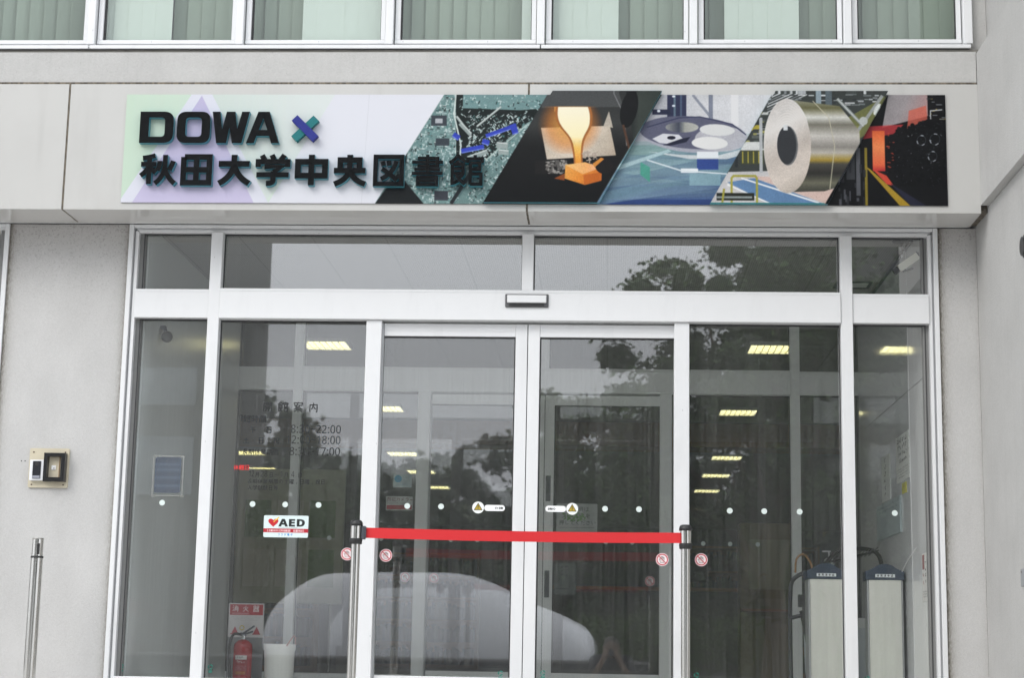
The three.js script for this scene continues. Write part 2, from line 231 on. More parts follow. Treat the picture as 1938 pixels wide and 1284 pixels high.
struct('entrance_floor', box(-8, 2.6, -0.35, 0, -0.13, 3.4), M.paving, 'pale paved landing in front of the glass doors');
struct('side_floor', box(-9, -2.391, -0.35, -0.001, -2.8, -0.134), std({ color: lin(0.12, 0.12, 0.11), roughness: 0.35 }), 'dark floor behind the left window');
struct('lobby_floor', box(-2.39, 2.39, -0.35, 0, -2.8, -0.134), std({ color: lin(0.66, 0.66, 0.64), roughness: 0.35 }), 'pale tiled floor of the entrance lobby');
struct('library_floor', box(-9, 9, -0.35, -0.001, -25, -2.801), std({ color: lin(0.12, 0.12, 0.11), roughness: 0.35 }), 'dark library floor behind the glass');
{
  const map = (w, h, seed, leftEdge, rightEdge) => pix(w, h, (i, j) => {   // render-sprayed wall: mould along the frames, streaks below the soffit
    const u = i / w, v = j / h, n = fbm(i / 5, j / 5, seed, 0, 3), big = fbm(i / 90, j / 160, seed + 5, 0, 4);
    const fall = w / 640 * 48, eL = leftEdge * Math.exp(-u * fall) * (0.4 + 1.2 * fbm(i / 3, j / 9, seed + 9, 0, 3)), eR = rightEdge * Math.exp(-(1 - u) * fall) * (0.4 + 1.2 * fbm(i / 3, j / 9, seed + 13, 0, 3));
    const top = Math.exp(-v * 16) * 0.55 * (0.4 + 0.9 * n), sp = hash(i, j, seed) > 0.9993 ? 40 : 0, spots = Math.exp(-v * 9) * (n > 0.69 ? 24 : 0);
    const g = 212 + 14 * (big - 0.5) + 9 * (vnoise(i / 3, j / 3, seed + 2, 0) - 0.5) - 125 * eL - 125 * eR - 20 * top - sp - spots;
    return [g, g - 1 - 5 * (eL + eR + top), g - 3 - 15 * (eL + eR) - 6 * top];
  });
  const pier = (name, x0, x1, seed, l, r, label) => {
    const g = box(x0, x1, -0.2, 2.776, -0.25, -0.012), p = g.attributes.position, uv = g.attributes.uv;
    for (let i = 0; i < p.count; i++) uv.setXY(i, (p.getX(i) - x0) / (x1 - x0), (p.getY(i) + 0.2) / 2.976);
    struct(name, g, std({ color: lin(0.75), map: ctex(map(Math.round((x1 - x0) * 640), 1700, seed, l, r)), bumpMap: bumpT(x1 - x0, 2.976), bumpScale: 0.0017, roughness: 0.93 }), label);
  };
  pier('wall_left', -3.118, -2.392, 100, 0.75, 0.42, 'grey white sprayed render wall left of the glass entrance, with the intercom');
  pier('wall_right', 2.376, 2.599, 140, 0.85, 0.1, 'narrow render strip between the glass entrance and the wing wall');
}
struct('wing_wall', [box(2.6, 3, -0.2, 2.82, -0.25, 2.3)], M.stucco, 'plain pale wing wall at the right, coming forward from the corner');
struct('wing_band', [box(2.556, 3, 2.824, 3.72, 0.34, 2.3)], M.stucco, 'raised band along the wing wall at the height of the sign');
struct('wing_wall_upper', [box(2.64, 3, 3.722, 6.4, -0.25, 2.3)], M.stucco, 'upper part of the wing wall, set back above the raised band');
struct('wall_band', [box(-7, 2.554, 3.548, 3.733, 0.0, 0.335)], M.stucco, 'pale render band above the sign beam');
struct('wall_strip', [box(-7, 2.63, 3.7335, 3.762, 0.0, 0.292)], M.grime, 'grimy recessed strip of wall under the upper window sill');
struct('wall_corner', [box(2.545, 2.639, 3.763, 6.4, 0.0, 0.235)], M.stucco, 'rough render strip right of the last upper window');
struct('wall_upper', [box(-7, 3, 5.6, 6.4, -0.2, 0.3)], M.stucco, 'facade wall over the upper windows');
struct('roof', [box(-9.2, 9.2, 6.4, 6.6, -25.2, 0.6)], M.interior, 'flat roof slab of the library');
struct('wall_outer', [box(-9.2, -9, -0.2, 6.4, -25.2, 0), box(9, 9.2, -0.2, 6.4, -25.2, 0), box(-9, 9, -0.2, 6.4, -25.2, -25), box(3.001, 9, -0.2, 6.4, -0.25, -0.02), box(-9, -7.001, -0.2, 6.4, -0.25, -0.02)], M.interior, 'outer walls of the library building');
struct('slab', [box(-9, 9, 2.9, 3.5, -25, -0.26)], M.interior, 'floor slab between the two storeys');
struct('upper_room_wall', [box(-7, 2.63, 3.51, 5.6, -3.1, -3)], M.interior, 'back wall of the upper room behind the blinds');
struct('upper_room_ceiling', [box(-7, 2.63, 5.61, 5.7, -3.1, 0.0)], M.interior, 'ceiling of the upper room');
{ // ceilings: perforated acoustic boards, joints every 0.455 x 0.91 m
  const board = pix(1024, 1024, (i, j) => { const hole = (i % 16 - 8) ** 2 + (j % 16 - 8) ** 2 < 12, joint = i % 512 < 3 || j % 1024 < 3, v = joint ? 96 : hole ? 118 : 158 + 6 * (hash(i, j, 3) - 0.5); return [v, v - 1, v - 4]; });
  M.ceiling = std({ map: ctex(board, true, [1 / 0.91, 1 / 0.91]), roughness: 0.9 });
  struct('vestibule_ceiling', [box(-2.39, 2.39, 2.8, 2.84, -2.8, -0.15)], M.ceiling, 'grey perforated ceiling boards inside the entrance lobby');
  struct('library_ceiling', [box(-9, 9, 2.76, 2.8, -24.9, -2.96)], M.ceiling, 'dim board ceiling of the library hall');
  struct('side_ceiling', [box(-9, -2.4, 2.8, 2.84, -2.95, -0.26)], M.ceiling, 'ceiling behind the neighbouring window');
}
struct('lobby_wall_left', [box(-2.39, -2.30, 0, 2.8, -2.8, -0.13)], std({ color: lin(0.76, 0.79, 0.78), roughness: 0.22 }), 'smooth grey side wall of the lobby behind the left side pane');
struct('lobby_wall_right', [box(2.302, 2.39, 0, 2.8, -2.8, -0.13)], M.whiteGloss, 'glossy white panel wall of the lobby with notices');
struct('library_wall_back', [box(-9, 9, 0, 2.76, -24.9, -24.8)], M.dark, 'far wall of the dim library hall');

// ---------------------------------------------------------------- the sign beam with its cladding panels
{
  const t = thing('sign_beam', 'pale metal clad beam carrying the printed sign above the glass doors', 'beam');
  mesh('core', [box(-7, 2.556, 2.7795, 3.538, 0.0245, 0.3425), box(2.5565, 2.599, 2.79, 3.53, 0.0, 0.31)], M.sealant, t);
  for (const [a, b] of [[-7, -2.699], [-2.687, -0.006], [0.006, 2.556]]) {
    const p = mesh('cladding_panel', [rbox(a, b, 2.777, 3.534, 0.3428, 0.3465, 0.0012)], M.clad, t);
    mesh('soffit_panel', [box(a, b, 2.777, 2.7793, 0.024, 0.3426)], M.soffit, p);
  }
  mesh('drip_edge', [box(-7, 2.55, 2.7785, 2.7835, 0.003, 0.0235)], M.frame, t);
  mesh('sealant_line', [box(-7, 2.556, 3.535, 3.5475, 0.1, 0.341)], M.sealant, t);
}

// ---------------------------------------------------------------- the printed sign: flat print drawn in units of 1558 x 208, letters and two panels stand proud
const SW = 4.72, SH = 0.65, SX = -2.349, SY = 2.818;
const art = canvas(2048, 276);
{
  reseed(31);
  const c = art.getContext('2d'); c.scale(2048 / 1558, 276 / 208);
  const poly = (pts, f) => { c.beginPath(); pts.forEach(([x, y], i) => c[i ? 'lineTo' : 'moveTo'](x, y)); c.closePath(); c.fillStyle = f; c.fill(); };
  const grad = (x0, y0, x1, y1, ...st) => { const g = c.createLinearGradient(x0, y0, x1, y1); st.forEach(([t, k]) => g.addColorStop(t, k)); return g; };
  const clip = (pts, fn) => { c.save(); c.beginPath(); pts.forEach(([x, y], i) => c[i ? 'lineTo' : 'moveTo'](x, y)); c.closePath(); c.clip(); fn(); c.restore(); };
  const rect = (x, y, w, h, f) => { c.fillStyle = f; c.fillRect(x, y, w, h); };
  const ell = (x, y, a, b, rot, f) => { c.beginPath(); c.ellipse(x, y, a, b, rot, 0, 7); c.fillStyle = f; c.fill(); };
  const line = (pts, w, f) => { c.beginPath(); pts.forEach(([x, y], i) => c[i ? 'lineTo' : 'moveTo'](x, y)); c.lineWidth = w; c.strokeStyle = f; c.stroke(); };
  rect(0, 0, 1558, 208, '#e6e7ee');
  rect(0, 0, 420, 208, grad(0, 0, 420, 0, [0, '#cfe3cf'], [0.35, '#d3e4d4'], [1, '#e3ebe6']));
  poly([[160, 0], [425, 0], [276, 208]], grad(150, 0, 420, 0, [0, '#d5e0d8'], [1, '#e4eae8']));
  poly([[126, 0], [166, 0], [284, 208], [0, 208], [-2, 204]], '#e4e5ef');
  poly([[146, 2], [256, 208], [22, 208]], grad(0, 0, 0, 208, [0, '#c6bfde'], [1, '#cfc8e4']));
  poly([[404, 0], [620, 0], [620, 208], [284, 208]], '#e6e7ee');
  line([[470, 0], [462, 208]], 0.6, '#cfd0d6');
  // 1 heap of circuit boards
  clip([[614, 0], [840, 0], [705, 208], [488, 208]], () => {
    rect(480, 0, 380, 208, '#587a7a');
    const chips = (n, x0, x1, y0, y1, rot) => { for (let i = 0; i < n; i++) { c.save(); c.translate(rr(x0, x1), rr(y0, y1)); c.rotate(rot + (rnd() < 0.5 ? 0 : Math.PI / 2)); const k = rnd(), s = rr(1.5, 7); rect(0, 0, s, rr(0.8, 2.6), k < 0.3 ? '#b5cac8' : k < 0.44 ? '#243233' : k < 0.62 ? '#8fadaa' : k < 0.8 ? '#dde7e4' : k < 0.92 ? '#4f8482' : '#5d6665'); c.restore(); } };
    poly([[600, -5], [636, -5], [636, 60], [648, 130], [632, 208], [480, 208], [520, 90]], '#6f9290'); chips(1900, 500, 645, 0, 208, 0.1);
    poly([[636, 0], [850, 0], [850, 60], [700, 130], [640, 120]], '#17201f'); chips(160, 640, 800, 5, 110, 0.7);
    poly([[650, 0], [850, 0], [850, 22], [760, 30], [650, 26]], '#6f9595'); chips(90, 650, 830, 0, 26, 0.2);
    poly([[830, 20], [850, 60], [720, 208], [640, 208], [690, 130], [760, 62]], '#6d8f8c'); chips(1500, 660, 840, 40, 208, -0.65);
    poly([[488, 208], [530, 150], [580, 208]], '#161a1b'); poly([[525, 110], [548, 70], [545, 130], [530, 140]], '#141718');
    line([[636, 0], [634, 40], [648, 96], [646, 140]], 3, '#cfdcd6'); line([[835, 24], [770, 60], [700, 122], [655, 140]], 2, '#b9ccc2');
    rect(590, 40, 30, 20, '#3c444c'); rect(598, 46, 14, 9, '#b8bcc2'); rect(600, 84, 26, 14, '#39424a');
    for (const [x, y, w, h, r] of [[648, 104, 44, 9, -0.2], [694, 76, 58, 8, -0.35], [740, 58, 12, 20, -0.3], [690, 84, 14, 10, 0.3], [636, 72, 14, 10, 0.6]]) { c.save(); c.translate(x, y); c.rotate(r); rect(0, 0, w, h, '#2b3fc4'); rect(0, h - 2, w, 2, '#6f85e8'); c.restore(); }
    for (const [x, y, w, h, r] of [[640, 40, 46, 5, 0.9], [660, 118, 40, 9, -0.35], [648, 52, 30, 8, 0.8], [716, 90, 22, 12, 0.1], [720, 104, 20, 10, 0.1], [676, 60, 60, 4, -0.7]]) { c.save(); c.translate(x, y); c.rotate(r); rect(0, 0, w, h, '#9aa8a4'); rect(1, 1, w - 2, 1.5, '#dfe6e2'); c.restore(); }
    for (let i = 0; i < 7; i++) { c.save(); c.translate(796 - i * 11, 76 + i * 15); c.rotate(-0.65); rect(0, 0, 13, 7, '#4c5357'); rect(0, -1, 13, 1.4, '#dfe6e2'); c.restore(); }
    ell(684, 158, 4, 4, 0, '#0c0f10'); ell(760, 62, 3, 3, 0, '#14110d');
    rect(600, 184, 26, 18, '#3b3f47'); line([[632, 208], [668, 150]], 7, '#23292d');
  });
  // 2 molten metal running from a furnace into a mould
  clip([[814, -6], [1032, -6], [918, 214], [688, 214]], () => {
    rect(680, -10, 360, 230, grad(0, -10, 0, 214, [0, '#2a2c2b'], [0.3, '#383a39'], [0.5, '#161616'], [1, '#07090a']));
    poly([[800, -6], [945, -6], [955, 26], [800, 28]], '#4a4c4c'); poly([[960, 0], [1040, -6], [1010, 208], [975, 90]], grad(960, 0, 1030, 0, [0, '#16181a'], [0.35, '#39423c'], [1, '#2e3832']));
    line([[934, -6], [956, 40], [962, 100]], 2, '#7d7f80'); ell(966, 30, 16, 36, 0.2, '#0e0f10'); line([[955, 60], [968, 110]], 4, '#5b3a28');
    poly([[800, 66], [930, 62], [942, 118], [812, 126]], grad(800, 60, 940, 126, [0, '#cdbba6'], [0.6, '#d9cbb8'], [1, '#b8a690'])); poly([[918, 62], [928, 34], [936, 66]], '#bdb2a2');
    const glow = c.createRadialGradient(855, 56, 6, 855, 60, 62); glow.addColorStop(0, 'rgba(255,190,80,0.95)'); glow.addColorStop(0.6, 'rgba(240,130,30,0.55)'); glow.addColorStop(1, 'rgba(220,100,20,0)'); c.fillStyle = glow; c.fillRect(780, 25, 150, 90);
    rect(825, 26, 64, 9, '#f3a24a');
    const flow = (o) => { c.beginPath(); c.moveTo(832 - o, 26); c.bezierCurveTo(826 - o, 66, 854 - o * 0.8, 70, 861 - o * 0.8, 96); c.quadraticCurveTo(866 - o * 0.6, 118, 866 - o * 0.6, 138); c.lineTo(877 + o * 0.6, 138); c.quadraticCurveTo(875 + o * 0.6, 112, 877 + o * 0.8, 96); c.bezierCurveTo(880 + o, 76, 892 + o, 70, 892 + o, 52); c.bezierCurveTo(893 + o, 40, 890 + o, 32, 888 + o, 26); c.closePath(); };
    flow(5); c.fillStyle = '#b2672a'; c.fill(); flow(0); c.fillStyle = grad(0, 28, 0, 150, [0, '#fff7dc'], [0.45, '#fff3c4'], [0.62, '#ffc658'], [0.85, '#f79a2d'], [1, '#ffb54e']); c.fill();
    rect(790, 128, 44, 26, '#1b1a19'); for (let i = 0; i < 90; i++) ell(rr(812, 850), rr(128, 152), rr(1, 4), rr(1, 3), 0, rnd() < 0.5 ? '#9a958e' : '#5c5854');
    for (let i = 0; i < 36; i++) ell(rr(880, 908), rr(112, 140), rr(1, 3.5), rr(1, 3), 0, '#b4a493');
    poly([[847, 136], [884, 132], [916, 142], [915, 166], [884, 174], [846, 162]], grad(846, 130, 918, 174, [0, '#ffb04a'], [0.5, '#f08a25'], [1, '#d9661a'])); poly([[847, 136], [884, 131], [914, 141], [880, 154]], grad(847, 130, 914, 154, [0, '#ffc873'], [0.6, '#ffb060'], [1, '#f6b49a'])); poly([[881, 155], [914, 150], [914, 166], [883, 173]], '#d46516');
    ell(920, 138, 17, 15, 0.2, '#181515'); poly([[826, 162], [846, 152], [846, 166]], '#9a4a1a'); poly([[898, 134], [914, 122], [920, 125], [902, 141]], '#e08a30');
  });
  // 3 wafers on a polishing plate, blue machine
  clip([[1028, -1], [1246, -1], [1124, 209], [906, 209]], () => {
    rect(900, 0, 360, 210, grad(900, 0, 1240, 0, [0, '#8c94a0'], [0.3, '#aeb0b8'], [0.6, '#d2d3d6'], [1, '#dcdde0']));
    rect(1038, -2, 36, 60, '#2c3150'); rect(1050, 0, 4, 50, '#5d7386'); rect(1062, 0, 4, 50, '#4a5a76'); for (const y of [2, 20]) ell(1050, y + 1, 3, 2, 0, '#e8eef4'); rect(1010, 28, 34, 10, '#262b47'); ell(1022, 31, 3, 2.5, 0, '#e8eef4');
    line([[1086, 0], [1118, 40]], 5, '#8d93a2'); rect(1116, 0, 8, 48, '#7c8496'); rect(1158, 0, 14, 60, '#e7e7e8');
    rect(900, 96, 330, 120, grad(0, 96, 0, 208, [0, '#6f8f90'], [0.35, '#52747e'], [0.7, '#33508a'], [1, '#263f7e']));
    for (let i = 0; i < 26; i++) { c.globalAlpha = 0.28; poly([[900, rr(80, 220)], [1230, rr(60, 190)], [1230, rr(70, 200)], [900, rr(100, 220)]], ['#8fb3b0', '#9dc0c4', '#2b4586', '#5d8790', '#1f356f'][i % 5]); } c.globalAlpha = 1;
    ell(1088, 76, 100, 34, 0.06, '#a9abb8'); ell(1084, 72, 98, 31, 0.06, '#5d5f78'); ell(1140, 84, 50, 24, 0, '#b9bac2'); line([[1000, 62], [1060, 44], [1100, 42], [1160, 56], [1186, 76]], 2, '#33385a');
    ell(1066, 62, 31, 10, 0, grad(1035, 0, 1097, 0, [0, '#9a9c98'], [0.4, '#43495a'], [0.6, '#a3a59c'], [1, '#b7b8b0'])); ell(1132, 67, 33, 11, 0.05, '#dedfde'); ell(1118, 92, 34, 12, 0.03, '#e6e6e4');
    poly([[1010, 84], [1030, 74], [1060, 76], [1068, 84], [1044, 94], [1024, 92]], '#d9dadf'); ell(1046, 82, 8, 3.5, 0, '#15182a'); poly([[1064, 84], [1082, 80], [1074, 90], [1044, 97], [1030, 96]], '#1c2038');
    poly([[1000, 108], [1060, 114], [1130, 116], [1190, 100], [1186, 112], [1150, 122], [1080, 122]], '#ccd3d6'); rect(1094, 108, 40, 12, '#e8edf0'); rect(1094, 122, 40, 20, '#2a4692'); rect(1064, 140, 32, 8, '#eef2f5'); line([[1000, 124], [1064, 144], [1150, 150]], 2.5, '#dbe4e8'); rect(1080, 150, 58, 22, '#7fa6b4');
    poly([[988, 128], [1006, 138], [1006, 166], [988, 152]], '#47a08d'); poly([[900, 150], [1040, 104], [1046, 108], [900, 160]], '#a7c6cc');
  });
  // 4 aluminium coil in a factory hall
  clip([[1238, -6], [1454, -6], [1332, 214], [1114, 214]], () => {
    rect(1110, -6, 350, 220, '#3a3f3d');
    poly([[1110, 150], [1460, 140], [1460, 214], [1110, 214]], '#c8c6c6'); poly([[1150, 168], [1200, 160], [1330, 208], [1240, 214]], '#5d86b4'); poly([[1190, 156], [1300, 160], [1420, 214], [1350, 214]], '#d8b9ad'); line([[1176, 160], [1320, 206]], 3, '#eef0f2'); line([[1150, 172], [1230, 208]], 3, '#eef0f2');
    for (let i = 0; i < 60; i++) rect(rr(1168, 1216), rr(20, 112), rr(2, 14), rr(1, 6), ['#59605c', '#8d9490', '#23282a', '#a4a15a', '#c9ccc8'][i % 5]); rect(1176, 92, 40, 18, '#d6d8d6'); rect(1176, 108, 42, 26, '#454a2f'); for (let i = 0; i < 4; i++) rect(1178 + i * 10, 110, 2, 22, '#b7a93a'); rect(1164, 0, 6, 140, '#2a2e30'); rect(1210, 46, 6, 104, '#b4b8bb'); rect(1188, 60, 22, 8, '#b5a42e');
    for (let i = 0; i < 7; i++) line([[1225, 36 - i * 5], [1300, 2 - i * 5]], 2, ['#c7cbcd', '#7f8588', '#dfe2e4'][i % 3]); for (let i = 0; i < 40; i++) rect(rr(1250, 1450), rr(-4, 26), rr(4, 20), rr(1, 3), ['#737a7c', '#b9bfc2', '#2d3133', '#e3e6e8'][i % 4]);
    rect(1316, -4, 10, 36, '#8fa3ad'); rect(1334, -4, 12, 40, '#5a6870'); poly([[1350, 60], [1420, 20], [1454, 0], [1420, 70], [1380, 96]], '#6f7340'); poly([[1376, 60], [1400, 62], [1396, 90], [1380, 100]], '#868a44');
    line([[1356, 10], [1404, 62]], 6, '#8f9795'); line([[1440, 4], [1388, 78]], 6, '#9aa19e'); line([[1356, 10], [1404, 62]], 2, '#c8cecb'); ell(1404, 52, 8, 8, 0, '#b9bfbb'); ell(1430, 30, 5, 12, 0.5, '#d9dedb');
    poly([[1266, 12], [1360, 24], [1396, 70], [1398, 120], [1380, 168], [1330, 184], [1262, 186]], grad(0, 10, 0, 186, [0, '#9a9a86'], [0.1, '#6c6a44'], [0.2, '#d9d8d0'], [0.28, '#7b786a'], [0.4, '#cfcac2'], [0.52, '#8f8a82'], [0.58, '#b9b3a8'], [0.66, '#a68a2c'], [0.7, '#4d4a42'], [0.8, '#2d2c28'], [0.9, '#6c6b58'], [1, '#3a3b34']));
    line([[1310, 14], [1340, 46], [1350, 100], [1340, 180]], 1.5, '#c9c3a6');
    ell(1262, 99, 44, 89, 0, grad(1215, 20, 1300, 180, [0, '#cfc9c3'], [0.3, '#e9e6e2'], [0.55, '#cbbfb4'], [0.8, '#e2d5c8'], [1, '#b7aa9c'])); c.globalAlpha = 0.4; for (let k = 0; k < 9; k++) { c.beginPath(); c.ellipse(1262, 99, 22 + k * 2.4, 44 + k * 5, 0, 0, 7); c.lineWidth = 0.7; c.strokeStyle = '#b3a698'; c.stroke(); } c.globalAlpha = 1;
    ell(1263, 99, 19, 37, 0, '#6f7072'); ell(1261, 98, 18, 36, 0, '#33363a'); rect(1255, 60, 8, 10, '#d5d8da');
    line([[1158, 212], [1158, 160], [1162, 156], [1202, 156], [1205, 160], [1205, 212]], 4, '#aba53c'); rect(1130, 188, 70, 14, '#22261f'); rect(1130, 194, 66, 4, '#8f9a98'); line([[1140, 212], [1144, 180]], 4, '#a8a23a'); rect(1110, 206, 220, 8, '#2f8283');
  });
  // 5 row of dark hardening-furnace parts, glowing door
  clip([[1452, -1], [1560, -1], [1560, 209], [1330, 209]], () => {
    rect(1330, 0, 232, 210, '#0c0c0e');
    poly([[1452, 0], [1525, 0], [1525, 40], [1440, 62]], grad(1440, 0, 1525, 40, [0, '#8d8a8c'], [0.5, '#a29a9c'], [1, '#b78a88'])); c.globalAlpha = 0.8; poly([[1490, 30], [1522, 20], [1524, 46], [1486, 64]], '#e0604a'); poly([[1410, 60], [1480, 56], [1460, 74], [1404, 84]], '#d8343a'); c.globalAlpha = 1;
    rect(1421, 68, 23, 76, grad(0, 68, 0, 144, [0, '#f0602c'], [0.4, '#ff8a4a'], [0.85, '#f7663a'], [1, '#c8252a'])); for (let i = 0; i < 16; i++) rect(1446 + rr(0, 14), rr(72, 140), rr(2, 6), 1.5, '#d8492c');
    for (let i = 0; i < 200; i++) { const x = rr(1448, 1556), y = rr(44 + (1556 - x) * 0.22, 170), k = 2 + (x - 1440) * 0.035; ell(x, y, k, k, 0, '#050506'); if (rnd() < 0.5) { c.beginPath(); const a0 = rr(0, 6.28); c.ellipse(x, y, k * 0.8, k * 0.6, rr(0, 3), a0, a0 + rr(0.5, 1.6)); c.lineWidth = 0.8; c.strokeStyle = rnd() < 0.25 ? '#b9bfc6' : '#4d535b'; c.stroke(); } }
    for (const [x, y, k] of [[1537, 84, 9], [1512, 86, 8], [1532, 116, 8]]) { c.beginPath(); c.ellipse(x, y, k, k * 1.15, 0.2, 0, 7); c.lineWidth = 0.9; c.strokeStyle = '#4c535a'; c.stroke(); for (const a of [0.6, 2.2, 4.3]) { c.beginPath(); c.ellipse(x, y, k, k * 1.15, 0.2, a, a + 0.7); c.lineWidth = 2; c.strokeStyle = '#b4bcc4'; c.stroke(); } }
    rect(1372, 90, 16, 70, '#3b3d42'); rect(1390, 100, 8, 90, '#56585e'); rect(1406, 100, 5, 110, '#8c7a20'); for (let i = 0; i < 22; i++) rect(rr(1340, 1404), rr(120, 208), rr(2, 5), rr(6, 26), i % 3 ? '#2a2b30' : '#4c4e55');
    poly([[1406, 134], [1416, 140], [1490, 209], [1470, 209]], '#b08d1e'); poly([[1420, 140], [1446, 152], [1460, 172], [1446, 168]], '#e0442f'); poly([[1452, 166], [1490, 190], [1520, 209], [1490, 209]], '#24263a');
    for (let i = 0; i < 16; i++) rect(rr(1522, 1552), rr(0, 46), rr(2, 12), 1.4, ['#8f959a', '#c6a62c', '#3a3d40'][i % 3]); line([[1530, 46], [1530, 30], [1552, 28]], 2, '#c4c8cc');
  });
}
{ // photographic grain on the printed pictures
  const c = art.getContext('2d'), soft = canvas(2048, 276), sc = soft.getContext('2d');
  sc.filter = 'blur(0.7px)'; sc.drawImage(art, 0, 0); c.setTransform(1, 0, 0, 1, 0, 0); c.drawImage(soft, 640, 0, 1408, 276, 640, 0, 1408, 276);
  const im = c.getImageData(0, 0, 2048, 276), d = im.data;
  for (let j = 0; j < 276; j++) for (let i = 640; i < 2048; i++) {
    const o = (j * 2048 + i) * 4, l = (d[o] + d[o + 1] + d[o + 2]) / 765, flat = Math.max(d[o], d[o + 1], d[o + 2]) > 222 && l > 0.84;
    if (flat) continue;
    const k = 1 + 0.12 * (hash(i, j, 3) - 0.5) + 0.08 * (fbm(i / 3, j / 3, 3, 0, 2) - 0.5) + 0.1 * (fbm(i / 46, j / 30, 8, 0, 3) - 0.5), g = (d[o] + d[o + 1] + d[o + 2]) / 3; for (let q = 0; q < 3; q++) d[o + q] = g + (d[o + q] - g) * 0.85;
    for (let q = 0; q < 3; q++) d[o + q] = Math.min(255, d[o + q] * k);
  }
  c.putImageData(im, 0, 0);
}
{
  const t = thing('entrance_sign', 'long printed sign with black raised lettering and industrial pictures on the beam', 'sign');
  const artT = ctex(art); artT.wrapS = artT.wrapT = THREE.ClampToEdgeWrapping;
  const artM = phys({ color: lin(0.75), map: artT, roughness: 0.3, specularIntensity: 0.22 });
  const signUV = (g) => { const p = g.attributes.position, n = g.attributes.normal; const uv = g.attributes.uv; for (let i = 0; i < p.count; i++) uv.setXY(i, (p.getX(i) - SX) / SW, (p.getY(i) - SY) / SH); return g; };
  const U = (x) => SX + x * SW / 1558, V = (y) => SY + SH - y * SH / 208;
  mesh('backing_panel', signUV(box(SX, SX + SW, SY, SY + SH, 0.3475, 0.356)), artM, t);
  for (const q of [[[821, -5], [1028, -5], [912, 207], [694, 207]], [[1241, -5], [1451, -5], [1336, 208], [1118, 208]]]) {
    const g = new THREE.ExtrudeGeometry(new THREE.Shape(q.map(([x, y]) => new THREE.Vector2(U(x), V(y)))), { depth: 0.026, bevelEnabled: false }).translate(0, 0, 0.3562);
    mesh('raised_panel', signUV(g), [artM, M.teal], t);
  }
  const pts = (s) => s.split(' ').map((w) => new THREE.Vector2(...w.split(',').map(Number)));
  const rr4 = (x0, y0, x1, y1, a, b, c2, d) => { const s = new THREE.Path(); s.moveTo(x0 + a, y1); s.lineTo(x1 - b, y1); s.quadraticCurveTo(x1, y1, x1, y1 - b); s.lineTo(x1, y0 + c2); s.quadraticCurveTo(x1, y0, x1 - c2, y0); s.lineTo(x0 + d, y0); s.quadraticCurveTo(x0, y0, x0, y0 + d); s.lineTo(x0, y1 - a); s.quadraticCurveTo(x0, y1, x0 + a, y1); return s; };
  const D = new THREE.Shape(rr4(0, 0, 1, 1, 0.001, 0.3, 0.3, 0.001).getPoints(8)); D.holes.push(new THREE.Path(rr4(0.27, 0.2, 0.74, 0.81, 0.001, 0.12, 0.12, 0.001).getPoints(8)));
  const O = new THREE.Shape(rr4(0, 0, 1, 1, 0.28, 0.28, 0.28, 0.28).getPoints(8)); O.holes.push(new THREE.Path(rr4(0.26, 0.2, 0.74, 0.81, 0.12, 0.12, 0.12, 0.12).getPoints(8)));
  const W = new THREE.Shape(pts('0,1 0.21,1 0.275,0.44 0.38,1 0.61,1 0.68,0.45 0.79,1 1,1 0.81,0 0.55,0 0.47,0.5 0.4,0 0.13,0'));
  const A = new THREE.Shape(pts('0,0 0.34,1 0.68,1 1,0 0.76,0 0.69,0.23 0.31,0.23 0.24,0')); A.holes.push(new THREE.Path(pts('0.375,0.42 0.63,0.42 0.5,0.79')));
  for (const [s, x0, x1] of [[D, -2.252, -2.054], [O, -2.034, -1.839], [W, -1.829, -1.611], [A, -1.627, -1.434]]) {
    const g = new THREE.ExtrudeGeometry(s, { depth: 1, bevelEnabled: false, curveSegments: 6 }).scale(x1 - x0, 0.189, 0.036).translate(x0, 3.163, 0.3575);
    mesh('letter', g, [M.letter, M.teal], t);
  }
  const bar = (a, z, m) => mesh('cross_bar', new THREE.BoxGeometry(0.176, 0.046, 0.034).rotateZ(a).translate(-1.286, 3.252, z), m, t);
  bar(0.78, 0.3745, phys({ color: lin(0.015, 0.15, 0.16), roughness: 0.5, specularIntensity: 0.3 })); bar(-0.78, 0.382, phys({ color: lin(0.022, 0.03, 0.2), roughness: 0.5, specularIntensity: 0.3 }));
  const K = [['秋', -2.250, -2.017, 0.145], ['田', -2.015, -1.800, 0.17], ['大', -1.800, -1.577, 0.175], ['学', -1.574, -1.352, 0.155], ['中', -1.346, -1.133, 0.175], ['央', -1.126, -0.910, 0.165], ['図', -0.899, -0.688, 0.135], ['書', -0.676, -0.466, 0.098], ['館', -0.458, -0.242, 0.1]];
  for (const [ch, x0, x1, w] of K) {
    const g = strokes(ch).map((p, i) => new THREE.ExtrudeGeometry(ribbon(p.map(([u, v]) => [(0.04 + u * 0.92) * (x1 - x0), (0.03 + v * 0.94) * 0.204]), w * 0.2), { depth: 0.0355 + i * 0.0004, bevelEnabled: false }).translate(x0, 2.903, 0.3575));
    const m = mergeGeometries(g, false); m.clearGroups();
    let o = 0; for (const k of g) { for (const r of k.groups) m.addGroup(o + r.start, r.count, r.materialIndex); o += k.attributes.position.count; }
    mesh('letter', m, [M.letter, M.teal], t);
  }
}

